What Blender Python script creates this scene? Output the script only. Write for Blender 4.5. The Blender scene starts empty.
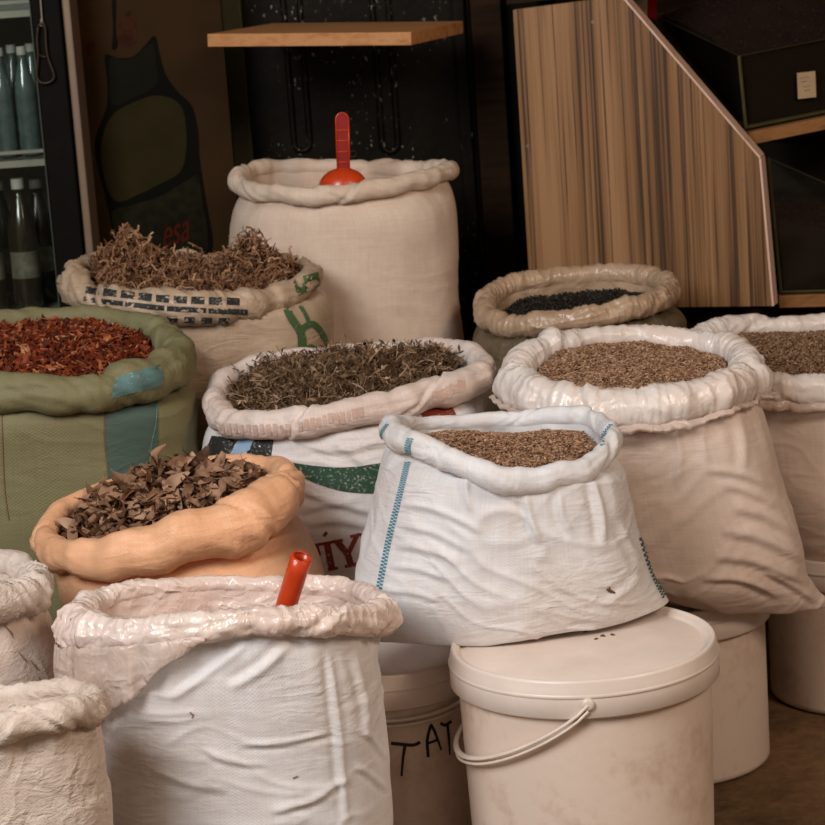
import bpy, bmesh, math, random
import numpy as np
from mathutils import Vector, Matrix

RNG = np.random.default_rng(11)
random.seed(5)
SC = bpy.context.scene
COL = SC.collection
PI = math.pi

# ------------------------------------------------------------------ camera model
F, CX, CY = 2500.0, 412.5, 412.5          # focal length and centre for an 825 x 825 frame
H, PITCH, ROLL = 1.37, math.radians(12.0), math.radians(4.0)
FWD = np.array([0, math.cos(PITCH), -math.sin(PITCH)])
R0 = np.array([1.0, 0, 0]); U0 = np.array([0, math.sin(PITCH), math.cos(PITCH)])
CI = math.cos(ROLL) * R0 - math.sin(ROLL) * U0
CJ = math.sin(ROLL) * R0 + math.cos(ROLL) * U0
EYE = np.array([0, 0, H])

def ray(px, py):
    return FWD * F + CI * (px - CX) + CJ * (CY - py)
def at(px, py, Y):
    d = ray(px, py); return EYE + d * (Y / d[1])
def at_z(px, z, Y):                          # the point at column px, height z, depth Y
    lo, hi = -3000, 4000
    for _ in range(50):
        m = (lo + hi) / 2
        if at(px, m, Y)[2] > z: lo = m
        else: hi = m
    return at(px, lo, Y)
def proj(P):
    d = np.asarray(P) - EYE
    w = d @ FWD
    return np.stack([CX + F * (d @ CI) / w, CY - F * (d @ CJ) / w], -1)
def on_plane(px, py, p0, n):
    d = ray(px, py); n = np.asarray(n); return EYE + d * (((np.asarray(p0) - EYE) @ n) / (d @ n))

# ------------------------------------------------------------------ noise
_perm = np.random.default_rng(3).permutation(256)
_perm = np.concatenate([_perm, _perm, _perm])
_grad = np.random.default_rng(4).normal(size=(256, 3)); _grad /= np.linalg.norm(_grad, axis=1)[:, None]
def pn(P):
    P = np.asarray(P, float); i = np.floor(P).astype(int); f = P - i; i &= 255
    u = f * f * f * (f * (f * 6 - 15) + 10)
    out = 0
    for dx in (0, 1):
        for dy in (0, 1):
            for dz in (0, 1):
                h = _perm[_perm[_perm[(i[..., 0] + dx) & 255] + ((i[..., 1] + dy) & 255)] + ((i[..., 2] + dz) & 255)]
                g = _grad[h]; d = f - np.array([dx, dy, dz])
                w = (u[..., 0] if dx else 1 - u[..., 0]) * (u[..., 1] if dy else 1 - u[..., 1]) * (u[..., 2] if dz else 1 - u[..., 2])
                out = out + w * (g * d).sum(-1)
    return out * 1.5
def ridge(P):
    return 1 - np.minimum(1, np.abs(pn(P)) * 2.2)

# ------------------------------------------------------------------ objects
def props(o, label=None, cat=None, group=None, kind=None):
    if label: o['label'] = label
    if cat: o['category'] = cat
    if group: o['group'] = group
    if kind: o['kind'] = kind
    return o
def empty(name, loc, label, cat, group=None):
    o = bpy.data.objects.new(name, None); COL.objects.link(o); o.location = loc
    o.empty_display_size = 0.05
    return props(o, label, cat, group)
def wloc(o):
    v = np.array(o.location)
    while o.parent: o = o.parent; v = v + np.array(o.location)
    return v
def mesh_obj(name, V, loops, sizes, mat, parent=None, smooth=True, uv=None, tint=None, origin=None, label=None):
    V = np.asarray(V, float); loops = np.asarray(loops, np.int32).ravel(); sizes = np.asarray(sizes, np.int32)
    if parent is not None: V = V - wloc(parent)
    elif origin is not None: V = V - np.asarray(origin)
    me = bpy.data.meshes.new(name)
    me.vertices.add(len(V)); me.vertices.foreach_set('co', V.astype(np.float32).ravel())
    me.loops.add(len(loops)); me.loops.foreach_set('vertex_index', loops)
    me.polygons.add(len(sizes))
    st = np.concatenate([[0], np.cumsum(sizes)[:-1]]).astype(np.int32)
    me.polygons.foreach_set('loop_start', st); me.polygons.foreach_set('loop_total', sizes)
    me.polygons.foreach_set('use_smooth', np.full(len(sizes), bool(smooth)))
    if uv is not None:
        l = me.uv_layers.new(name='UVMap'); l.data.foreach_set('uv', np.asarray(uv, np.float32).ravel())
    if tint is not None:
        a = me.attributes.new('tint', 'FLOAT', 'POINT'); a.data.foreach_set('value', np.asarray(tint, np.float32))
    me.update(calc_edges=True); me.validate()
    if mat: me.materials.append(mat)
    o = bpy.data.objects.new(name, me); COL.objects.link(o)
    if parent is not None: o.parent = parent
    elif origin is not None: o.location = origin
    if label: o['label'] = label
    return o
def pyd(name, V, faces, mat, parent=None, smooth=False, origin=None, label=None):
    return mesh_obj(name, V, [i for f in faces for i in f], [len(f) for f in faces], mat, parent, smooth, origin=origin, label=label)

class MB:
    def __init__(s): s.V = []; s.F = []
    def add(s, V, F):
        n = len(s.V); s.V += [tuple(v) for v in V]; s.F += [[i + n for i in f] for f in F]; return s
    def hexa(s, c):       # 8 corners: bottom 4 then top 4, same order
        return s.add(c, [[0, 3, 2, 1], [4, 5, 6, 7], [0, 1, 5, 4], [1, 2, 6, 5], [2, 3, 7, 6], [3, 0, 4, 7]])
    def box(s, x0, x1, y0, y1, z0, z1):
        return s.hexa([(x0, y0, z0), (x1, y0, z0), (x1, y1, z0), (x0, y1, z0), (x0, y0, z1), (x1, y0, z1), (x1, y1, z1), (x0, y1, z1)])
    def prism(s, P, off):
        P = [np.asarray(p) for p in P]; n = len(P)
        return s.add(P + [p + off for p in P], [list(range(n))[::-1], list(range(n, 2 * n))] + [[i, (i + 1) % n, n + (i + 1) % n, n + i] for i in range(n)])
    def tube(s, pts, r, n=8, cap=True, flat=None):
        pts = np.asarray(pts, float); m = len(pts)
        rr = np.full(m, r) if np.isscalar(r) else np.asarray(r)
        T = np.gradient(pts, axis=0); T /= np.linalg.norm(T, axis=1)[:, None] + 1e-12
        a = np.array([0, 0, 1.0]) if abs(T[0][2]) < .9 else np.array([1.0, 0, 0])
        V = []
        for k in range(m):
            u = np.cross(T[k], a); u /= np.linalg.norm(u); w = np.cross(u, T[k]); a = w
            for q in range(n):
                t = 2 * PI * q / n
                V.append(pts[k] + rr[k] * (u * math.cos(t) + w * math.sin(t) * (flat or 1)))
        Fc = [[k * n + q, k * n + (q + 1) % n, (k + 1) * n + (q + 1) % n, (k + 1) * n + q] for k in range(m - 1) for q in range(n)]
        if cap: Fc += [list(range(n))[::-1], list(range((m - 1) * n, m * n))]
        return s.add(V, Fc)
    def lathe(s, prof, c, n=64):
        V = [(c[0] + r * math.cos(2 * PI * q / n), c[1] + r * math.sin(2 * PI * q / n), c[2] + z) for r, z in prof for q in range(n)]
        Fc = [[k * n + q, k * n + (q + 1) % n, (k + 1) * n + (q + 1) % n, (k + 1) * n + q] for k in range(len(prof) - 1) for q in range(n)]
        return s.add(V, Fc)
    def build(s, name, mat, parent=None, smooth=False, bevel=0, origin=None, label=None):
        o = pyd(name, np.array(s.V), s.F, mat, parent, smooth, origin, label)
        if bevel:
            m = o.modifiers.new('bevel', 'BEVEL'); m.width = bevel; m.segments = 2; m.limit_method = 'ANGLE'
        return o

# ------------------------------------------------------------------ materials
def srgb(r, g, b):
    f = lambda c: (c / 12.92 if c <= .04045 else ((c + .055) / 1.055) ** 2.4)
    return (f(r / 255), f(g / 255), f(b / 255), 1)
class NT:
    def __init__(s, name):
        s.m = bpy.data.materials.new(name); s.m.use_nodes = True; s.t = s.m.node_tree
        s.b = s.t.nodes['Principled BSDF']; s.out = s.t.nodes['Material Output']
    def n(s, typ, **kw):
        x = s.t.nodes.new(typ)
        for k, v in kw.items():
            if k in x.inputs.keys(): x.inputs[k].default_value = v
            else: setattr(x, k, v)
        return x
    def l(s, a, b): s.t.links.new(a, b)
    def coord(s, kind='Object', scale=(1, 1, 1), rot=(0, 0, 0)):
        c = s.n('ShaderNodeTexCoord'); m = s.n('ShaderNodeMapping')
        m.inputs['Scale'].default_value = scale; m.inputs['Rotation'].default_value = rot
        s.l(c.outputs[kind], m.inputs['Vector']); return m.outputs[0]
    def noise(s, vec, scale, detail=3, rough=.55, dist=0):
        x = s.n('ShaderNodeTexNoise', Scale=scale, Detail=detail, Roughness=rough, Distortion=dist); s.l(vec, x.inputs['Vector']); return x.outputs[0]
    def ramp(s, fac, stops):
        x = s.n('ShaderNodeValToRGB'); e = x.color_ramp.elements
        while len(e) < len(stops): e.new(.5)
        for q, (p, c) in zip(e, stops): q.position = p; q.color = c
        s.l(fac, x.inputs[0]); return x.outputs[0]
    def mix(s, fac, a, b, mode='MIX'):
        x = s.n('ShaderNodeMix', data_type='RGBA', blend_type=mode)
        for v, i in ((fac, 0), (a, 6), (b, 7)):
            if hasattr(v, 'is_output'): s.l(v, x.inputs[i])
            else: x.inputs[i].default_value = v
        return x.outputs[2]
    def math(s, op, a, b=0, c=0):
        x = s.n('ShaderNodeMath', operation=op)
        for i, v in enumerate((a, b, c)):
            if hasattr(v, 'is_output'): s.l(v, x.inputs[i])
            else: x.inputs[i].default_value = v
        return x.outputs[0]
    def bump(s, h, dist, strength=1, prev=None):
        x = s.n('ShaderNodeBump', Distance=dist, Strength=strength); s.l(h, x.inputs['Height'])
        if prev is not None: s.l(prev, x.inputs['Normal'])
        return x.outputs[0]
    def fin(s, color, rough=.6, normal=None, spec=.5, metal=0, **kw):
        for v, k in ((color, 'Base Color'), (rough, 'Roughness'), (normal, 'Normal'), (spec, 'Specular IOR Level'), (metal, 'Metallic')):
            if v is None: continue
            if hasattr(v, 'is_output'): s.l(v, s.b.inputs[k])
            else: s.b.inputs[k].default_value = v
        for k, v in kw.items(): s.b.inputs[k.replace('_', ' ')].default_value = v
        return s.m
def ridged(t, vec, scale, detail=2, dist=0):
    v = t.noise(vec, scale, detail, .5, dist)
    return t.math('SUBTRACT', 1, t.math('MULTIPLY', t.math('ABSOLUTE', t.math('SUBTRACT', v, .5)), 6))

def plain(name, c, rough=.5, spec=.5, metal=0, var=.12, scale=30, bump=0, **kw):
    t = NT(name); v = t.coord()
    n = t.noise(v, scale, 4)
    d = tuple(x * (1 - var * 2) for x in c[:3]) + (1,); e = tuple(min(1, x * (1 + var * 1.2)) for x in c[:3]) + (1,)
    col = t.ramp(n, [(.3, d), (.7, e)])
    return t.fin(col, rough, t.bump(n, bump) if bump else None, spec, metal, **kw)

def woven(name, base, dust, weave=.00010, wsize=.0042, crease=.004, cs=14, rough=.62, stretch=(1, 1, 3.2), rot=(.25, .3, 0), dirt=.45, spots=0, spec=.35):
    """woven polypropylene cloth: tape weave, creases, dust"""
    t = NT(name); uv = t.coord('UV')
    sep = t.n('ShaderNodeSeparateXYZ'); t.l(uv, sep.inputs[0])
    k = 2 * PI / wsize
    a = t.math('SINE', t.math('MULTIPLY', sep.outputs[0], k)); b = t.math('SINE', t.math('MULTIPLY', sep.outputs[1], k))
    w = t.math('MULTIPLY', a, b)
    irr = t.noise(uv, 45, 3)
    w = t.math('MULTIPLY', w, t.math('ADD', irr, .35))
    ob = t.coord('Object', stretch, rot)
    ob2 = t.coord('Object', (1, 1, 1.6), (-.5, .2, .3))
    cr = ridged(t, ob, cs, 2, .6); cr2 = ridged(t, ob2, cs * 2.6, 2, .8)
    msk = t.ramp(t.noise(t.coord('Object'), 6, 2), [(.4, (.15, .15, .15, 1)), (.65, (1, 1, 1, 1))])
    cr = t.math('MULTIPLY', cr, msk); cr2 = t.math('MULTIPLY', cr2, msk)
    cr3 = t.math('MULTIPLY', ridged(t, t.coord('Object', (1, 1, 2.2), (.9, -.2, .5)), cs * 5, 1, 1.0), msk)
    nb = t.bump(cr, crease * .38, .8); nb = t.bump(cr2, crease * .14, .7, nb); nb = t.bump(cr3, crease * .06, .8, nb); nb = t.bump(w, weave, 1, nb)
    o = t.coord('Object')
    n1 = t.noise(o, 5.5, 5, .6); n2 = t.noise(o, 42, 4, .7)
    f = t.math('MULTIPLY', t.ramp(t.math('ADD', t.math('MULTIPLY', n1, .75), t.math('MULTIPLY', n2, .25)), [(.42, (0, 0, 0, 1)), (.68, (1, 1, 1, 1))]), dirt)
    col = t.mix(f, base, dust)
    thr = t.noise(t.coord('UV', (1, .03, 1)), 420, 1); thr2 = t.noise(t.coord('UV', (.03, 1, 1)), 420, 1)
    tone = t.math('ADD', t.math('MULTIPLY', t.math('ADD', thr, thr2), .16), .84)
    tc = t.n('ShaderNodeCombineColor'); [t.l(tone, tc.inputs[i]) for i in range(3)]
    col = t.mix(1.0, col, tc.outputs[0], 'MULTIPLY')
    if spots:
        sp = t.ramp(t.noise(o, 26, 5, .75, 1.5), [(.66, (0, 0, 0, 1)), (.72, (1, 1, 1, 1))])
        col = t.mix(t.math('MULTIPLY', sp, spots), col, srgb(70, 52, 38))
    return t.fin(col, rough, nb, spec)

def film(name, base, dust, rough=.3, crease=.006, cs=12, dirt=.5):
    """thin crinkled plastic film"""
    t = NT(name); o = t.coord('Object'); s = t.coord('Object', (1, 1, 1.8), (.6, .5, .2))
    c1 = ridged(t, s, cs, 1, .8); c2 = ridged(t, o, cs * 2.6, 1, 1.2)
    c3 = ridged(t, t.coord('Object', (1, 1, .5), (.3, -.6, .8)), cs * 7, 1, 1.5)
    nb = t.bump(c1, crease * .32, .9); nb = t.bump(c2, crease * .10, .8, nb); nb = t.bump(c3, crease * .03, .8, nb)
    n1 = t.noise(o, 9, 5, .6)
    f = t.math('MULTIPLY', t.ramp(n1, [(.4, (0, 0, 0, 1)), (.66, (1, 1, 1, 1))]), dirt)
    r = t.ramp(t.noise(o, 30, 3), [(.3, (rough * .7,) * 3 + (1,)), (.7, (rough * 1.5,) * 3 + (1,))])
    return t.fin(t.mix(f, base, dust), r, nb, .6)

def bits(name, stops, rough=.75, spec=.25, fine=250):
    t = NT(name); a = t.n('ShaderNodeAttribute', attribute_name='tint')
    n = t.noise(t.coord(), fine, 2)
    v = t.math('ADD', a.outputs['Fac'], t.math('MULTIPLY', t.math('SUBTRACT', n, .5), .3))
    return t.fin(t.ramp(v, stops), rough, None, spec)

WHITE = srgb(226, 216, 206); DUST = srgb(186, 158, 136)
M = {}
WORLD_S, KEY, EXPO = .20, 106, -0.12
M['pp_white'] = woven('woven_white_cloth', srgb(226, 223, 223), srgb(200, 180, 164), dirt=.55)
M['pp_white2'] = woven('woven_white_cloth_tight', srgb(223, 219, 218), srgb(196, 172, 152), dirt=.55, crease=.0035, cs=12, rot=(.5, -.4, .2))
M['pp_cream'] = woven('woven_cream_cloth', srgb(222, 200, 180), srgb(192, 162, 138), dirt=.6, crease=.0018, cs=8)
M['pp_rose'] = woven('woven_rosy_white_cloth', srgb(228, 209, 195), srgb(200, 166, 146), dirt=.6, crease=.002, cs=12, rot=(-.3, .5, 0))
M['pp_green'] = woven('woven_green_cloth', srgb(126, 119, 84), srgb(110, 98, 70), dirt=.5, crease=.002, cs=8, wsize=.005, weave=.0002)
M['pp_clear'] = woven('woven_clear_cloth', srgb(190, 164, 138), srgb(148, 118, 92), dirt=.8, crease=.004, cs=16, rough=.42, spec=.5)
M['pp_orange'] = woven('smooth_orange_cloth', srgb(238, 182, 140), srgb(218, 158, 116), dirt=.6, weave=.0001, crease=.003, cs=11, rough=.48)
M['pp_dirty'] = woven('dirty_white_cloth', srgb(222, 206, 194), srgb(180, 154, 134), dirt=.7, crease=.008, cs=13, spots=.6, stretch=(1, 1, .6))
M['pp_old'] = woven('worn_white_cloth', srgb(222, 206, 192), srgb(188, 162, 142), dirt=.7, crease=.009, cs=14, stretch=(1.4, 1.4, 1))
M['film_white'] = film('white_plastic_film', srgb(232, 221, 213), srgb(214, 186, 168), crease=.005)
M['film_pink'] = film('pinkish_plastic_film', srgb(232, 212, 200), srgb(216, 180, 162), rough=.24, crease=.008, cs=14)
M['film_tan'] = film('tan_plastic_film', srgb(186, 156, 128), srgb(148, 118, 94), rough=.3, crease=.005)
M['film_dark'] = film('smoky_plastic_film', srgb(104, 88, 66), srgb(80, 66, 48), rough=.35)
def skirt():
    m = film('translucent_liner_film', srgb(232, 212, 198), srgb(214, 176, 156), rough=.28, crease=.006, cs=16)
    t = m.node_tree; b = t.nodes['Principled BSDF']; o = t.nodes['Material Output']
    tr = t.nodes.new('ShaderNodeBsdfTransparent'); mx = t.nodes.new('ShaderNodeMixShader'); mx.inputs[0].default_value = .62
    t.links.new(tr.outputs[0], mx.inputs[1]); t.links.new(b.outputs[0], mx.inputs[2]); t.links.new(mx.outputs[0], o.inputs[0]); return m
M['skirt'] = skirt()
M['blue_thread'] = plain('blue_tape', srgb(70, 138, 158), .6, var=.2, scale=200)
M['bluegreen_thread'] = plain('dark_teal_tape', srgb(52, 96, 100), .6, var=.2, scale=200)
def print_mat(name, c, hole=.5, seed=0):      # ink worn through on the weave
    t = NT(name); o = t.coord('UV')
    n = t.noise(t.coord('Object'), 240, 2); n2 = t.noise(t.coord('Object'), 30, 3)
    v = t.math('ADD', t.math('MULTIPLY', n, .7), t.math('MULTIPLY', n2, .3))
    worn = tuple(.55 * a + .45 * b for a, b in zip(c, WHITE))
    return t.fin(t.ramp(v, [(hole, c), (hole + .12, worn)]), .6, t.bump(n, .0006), .3)
M['ink_black'] = print_mat('black_ink', srgb(44, 44, 42), .56)
M['ink_green'] = print_mat('green_ink', srgb(46, 76, 58), .54)
M['ink_olive'] = print_mat('olive_green_ink', srgb(72, 96, 58), .58)
M['ink_red'] = print_mat('red_brown_ink', srgb(126, 52, 34), .57)
M['ink_faint'] = print_mat('faint_rose_ink', srgb(204, 172, 156), .52)
M['ink_sky'] = print_mat('pale_blue_ink', srgb(150, 176, 200), .6)
M['teal_band'] = woven('teal_woven_band', srgb(72, 92, 84), srgb(84, 92, 72), dirt=.4, crease=.002)
M['teal_light'] = print_mat('light_teal_ink', srgb(92, 124, 122), .6)
M['brown_dk'] = plain('brown_debris', srgb(96, 62, 40), .8)
M['tub'] = None
def tubmat():
    t = NT('bucket_plastic'); o = t.coord()
    n = t.noise(o, 7, 6, .65); n2 = t.noise(o, 60, 3, .6)
    v = t.math('ADD', t.math('MULTIPLY', n, .75), t.math('MULTIPLY', n2, .25))
    c = t.ramp(v, [(.36, srgb(206, 180, 160)), (.5, srgb(226, 205, 188)), (.8, srgb(230, 210, 194))])
    sp = t.ramp(t.noise(o, 34, 4, .8, 1), [(.70, (0, 0, 0, 1)), (.76, (1, 1, 1, 1))])
    c = t.mix(t.math('MULTIPLY', sp, .35), c, srgb(130, 100, 76))
    return t.fin(c, .42, t.bump(n2, .0004), .45)
M['tub'] = tubmat()
M['lid'] = plain('bucket_lid_plastic', srgb(230, 213, 200), .36, .5, var=.05, scale=14)
M['bail'] = plain('bucket_handle_plastic', srgb(226, 210, 196), .35, .5, var=.05)
M['marker'] = plain('black_marker', srgb(28, 24, 24), .6)
M['red_plastic'] = plain('red_plastic', srgb(208, 66, 24), .32, .5, var=.08, Coat_Weight=.2)
M['red_dark'] = plain('dark_red_plastic', srgb(150, 22, 12), .4)
M['black_paint'] = None
def blackpaint():
    t = NT('chipped_black_paint'); o = t.coord()
    n = t.noise(o, 14, 4, .6)
    c = t.ramp(n, [(.3, srgb(13, 9, 4)), (.7, srgb(25, 18, 9))])
    chip = t.ramp(t.noise(t.coord('Object', (1, 1, .55)), 130, 3, .6), [(.63, (0, 0, 0, 1)), (.665, (1, 1, 1, 1))])
    area = t.ramp(t.noise(o, 6, 2), [(.46, (0, 0, 0, 1)), (.56, (1, 1, 1, 1))])
    c = t.mix(t.math('MULTIPLY', t.math('MULTIPLY', chip, area), .55), c, srgb(190, 180, 160))
    return t.fin(c, .42, t.bump(n, .002), .12)
M['black_paint'] = blackpaint()
M['black'] = plain('matt_black', srgb(14, 10, 6), .6, .08)
M['wall'] = plain('dark_brown_wall', srgb(30, 21, 12), .9, .05, scale=5)
M['ceil'] = plain('dull_ceiling', srgb(110, 96, 80), .9, .1, scale=5)
M['floor'] = None
def floormat():
    t = NT('stained_concrete'); o = t.coord()
    n = t.noise(o, 4, 6, .7); n2 = t.noise(o, 40, 4, .7)
    c = t.ramp(t.math('ADD', t.math('MULTIPLY', n, .7), t.math('MULTIPLY', n2, .3)), [(.35, srgb(62, 44, 26)), (.5, srgb(106, 80, 52)), (.66, srgb(140, 110, 78))])
    return t.fin(c, .75, t.bump(n2, .004), .3)
M['floor'] = floormat()
M['greenpost'] = plain('grey_green_paint', srgb(72, 68, 46), .6, .2, scale=8)
M['silver'] = plain('brushed_aluminium', srgb(132, 110, 92), .4, .5, .3, var=.05)
M['board'] = plain('dark_brown_print', srgb(52, 34, 15), .6, .06, var=.2, scale=4)
M['board_bottle'] = plain('dark_green_print', srgb(20, 19, 9), .6, .06, var=.15, scale=12)
M['board_label'] = plain('olive_print', srgb(42, 35, 14), .6, .06, var=.12, scale=12)
M['board_line'] = plain('black_print', srgb(10, 8, 3), .6, .06)
M['board_red'] = plain('dark_red_print', srgb(84, 24, 14), .6, .06)
M['board_orange'] = plain('dull_orange_print', srgb(56, 28, 11), .6, .06, var=.3, scale=60)
M['board_low'] = plain('green_label_print', srgb(28, 25, 10), .6, .06, var=.25, scale=60)
M['fridge_white'] = plain('white_enamel', srgb(150, 146, 136), .4, .5, var=.04)
M['fridge_in'] = plain('fridge_lining', srgb(86, 90, 82), .5, .4, var=.05)
M['bottle_pet'] = plain('clear_blue_bottle', srgb(84, 100, 100), .12, .8, var=.2, scale=40, Coat_Weight=.6)
M['bottle_dark'] = plain('dark_bottle', srgb(40, 32, 22), .12, .8, var=.2, scale=40)
M['bottle_label'] = plain('grey_bottle_label', srgb(110, 104, 92), .5, .4, var=.35, scale=40)
M['cap_white'] = plain('white_cap', srgb(190, 186, 178), .4)
M['bronze'] = plain('old_bronze', srgb(58, 44, 30), .45, .5, .5)
M['string'] = plain('pale_string', srgb(150, 136, 118), .9)
M['card'] = plain('cream_card', srgb(176, 150, 116), .8, var=.05)
M['pencil'] = plain('pencil_grey', srgb(140, 116, 88), .8)
M['tea'] = None
def glass(name, tintc, gloss=.08):
    t = NT(name); t.t.nodes.remove(t.b)
    tr = t.n('ShaderNodeBsdfTransparent', Color=tintc); gl = t.n('ShaderNodeBsdfGlossy', Roughness=.08)
    gl.inputs['Color'].default_value = (.9, .95, .9, 1)
    fr = t.n('ShaderNodeFresnel', IOR=1.45); mx = t.n('ShaderNodeMixShader')
    t.l(t.math('MULTIPLY', fr.outputs[0], .4), mx.inputs[0]); t.l(tr.outputs[0], mx.inputs[1]); t.l(gl.outputs[0], mx.inputs[2]); t.l(mx.outputs[0], t.out.inputs[0])
    return t.m
M['glass'] = glass('clear_glass', (.93, .95, .92, 1))
M['glass_edge'] = plain('green_glass_edge', srgb(74, 68, 42), .2, .6, var=.1)
def woodmat(name, lo, mid, hi, scale=(70, 70, 1.3), rot=(0, 0, 0), rough=.5, spec=.3):
    t = NT(name); v = t.coord('Object', scale, rot)
    n = t.noise(v, 1.0, 4, .65, .35); v2 = t.coord('Object', tuple(x * 2.7 for x in scale), rot); n2 = t.noise(v2, 1, 2, .5)
    w = t.math('ADD', t.math('MULTIPLY', n, .72), t.math('MULTIPLY', n2, .28))
    c = t.ramp(w, [(.36, lo), (.45, mid), (.56, hi), (.66, mid)])
    return t.fin(c, rough, t.bump(w, .0006), spec)
def zebra():
    t = NT('striped_veneer')
    a = t.noise(t.coord('Object', (26, 26, .5)), 1, 3, .6, .3); b = t.noise(t.coord('Object', (170, 170, 1.0)), 1, 3, .65, .2); d = t.noise(t.coord('Object', (300, 300, 5)), 1, 2, .5)
    base = t.ramp(t.math('ADD', t.math('MULTIPLY', a, .75), t.math('MULTIPLY', d, .25)), [(.36, srgb(112, 76, 44)), (.5, srgb(136, 97, 60)), (.62, srgb(162, 120, 82))])
    dk = t.ramp(t.math('ADD', t.math('MULTIPLY', b, .7), t.math('MULTIPLY', a, .3)), [(.42, (1, 1, 1, 1)), (.48, (0, 0, 0, 1))])
    c = t.mix(t.math('MULTIPLY', dk, .9), base, srgb(62, 39, 20))
    return t.fin(c, .5, None, .3)
M['zebra'] = zebra()
M['edge_wood'] = woodmat('pale_edge_band', srgb(200, 160, 134), srgb(216, 178, 154), srgb(226, 190, 168), (30, 30, 2))
M['plank'] = woodmat('pale_plank', srgb(148, 96, 54), srgb(182, 124, 76), srgb(196, 140, 90), (2, 40, 40))
M['strip'] = woodmat('brown_shelf', srgb(112, 72, 40), srgb(140, 94, 56), srgb(152, 106, 64), (3, 40, 40))
M['dark_wood'] = woodmat('dark_wood', srgb(26, 16, 8), srgb(38, 24, 13), srgb(46, 30, 16), (4, 40, 40), rough=.7, spec=.08)

# contents
c = srgb
M['cumin'] = bits('cumin_seed', [(.0, c(80, 54, 36)), (.35, c(138, 102, 76)), (.7, c(180, 142, 112)), (1, c(216, 182, 150))])
M['cumin2'] = bits('brown_cumin_seed', [(.0, c(64, 42, 28)), (.35, c(116, 86, 60)), (.7, c(154, 120, 90)), (1, c(194, 160, 126))])
M['chili'] = bits('chilli_flake', [(.0, c(50, 18, 8)), (.35, c(108, 42, 20)), (.6, c(142, 68, 36)), (.8, c(176, 110, 70)), (1, c(214, 166, 128))], .55, .2, 120)
M['twig'] = bits('dried_root', [(.0, c(52, 34, 22)), (.3, c(112, 76, 54)), (.65, c(152, 112, 82)), (1, c(196, 156, 122))], .85, .15)
M['herb'] = bits('dried_herb', [(.0, c(54, 38, 28)), (.4, c(108, 82, 58)), (.7, c(144, 114, 86)), (1, c(206, 172, 144))], .85, .15)
M['leaf'] = bits('dry_leaf', [(.0, c(72, 47, 32)), (.4, c(128, 91, 66)), (.7, c(162, 122, 94)), (1, c(194, 156, 128))], .6, .35, 60)
M['black_seed'] = bits('black_seed', [(.0, c(14, 12, 10)), (1, c(46, 38, 30))], .5, .4)
M['lowspice'] = bits('dark_red_spice', [(.0, c(24, 12, 7)), (.6, c(46, 22, 13)), (1, c(84, 38, 22))], .8, .1)
M['tea'] = bits('dark_tea', [(.0, c(20, 11, 7)), (1, c(54, 31, 19))], .8, .2)

# ------------------------------------------------------------------ curves
def cr_closed(P, N):
    P = np.asarray(P, float); m = len(P); t = np.arange(N) / N * m; i = np.floor(t).astype(int); f = (t - i)[:, None]
    p0, p1, p2, p3 = P[(i - 1) % m], P[i % m], P[(i + 1) % m], P[(i + 2) % m]
    return .5 * (2 * p1 + (p2 - p0) * f + (2 * p0 - 5 * p1 + 4 * p2 - p3) * f ** 2 + (3 * p1 - p0 - 3 * p2 + p3) * f ** 3)
def cr_open(P, N):
    P = np.asarray(P, float); P = np.concatenate([2 * P[:1] - P[1:2], P, 2 * P[-1:] - P[-2:-1]]); m = len(P) - 3
    t = np.linspace(0, m, N); i = np.minimum(np.floor(t).astype(int), m - 1); f = (t - i).reshape((-1,) + (1,) * (P.ndim - 1))
    p0, p1, p2, p3 = P[i], P[i + 1], P[i + 2], P[i + 3]
    return .5 * (2 * p1 + (p2 - p0) * f + (2 * p0 - 5 * p1 + 4 * p2 - p3) * f ** 2 + (3 * p1 - p0 - 3 * p2 + p3) * f ** 3)
def grid_normals(G):
    du = np.roll(G, -1, 1) - np.roll(G, 1, 1); dv = np.gradient(G, axis=0)
    n = np.cross(dv, du); n /= np.linalg.norm(n, axis=2)[..., None] + 1e-12
    return n
def grid_obj(name, G, mat, parent, close_end=False, label=None, uvoff=0):
    R, N = G.shape[:2]
    i, j = np.meshgrid(np.arange(R - 1), np.arange(N), indexing='ij'); j2 = (j + 1) % N
    L = np.stack([i * N + j, (i + 1) * N + j, (i + 1) * N + j2, i * N + j2], -1)
    per = np.linalg.norm(np.roll(G, -1, 1) - G, axis=2).sum(1).mean()
    v = np.concatenate([[0], np.cumsum(np.linalg.norm(np.diff(G, axis=0), axis=2).mean(1))]) + uvoff
    U = np.stack([np.stack([j / N * per, v[i]], -1), np.stack([j / N * per, v[i + 1]], -1), np.stack([(j + 1) / N * per, v[i + 1]], -1), np.stack([(j + 1) / N * per, v[i]], -1)], 2)
    return mesh_obj(name, G.reshape(-1, 3), L.reshape(-1), np.full(L.shape[0] * L.shape[1], 4), mat, parent, True, uv=U.reshape(-1, 2), label=label)

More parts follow.
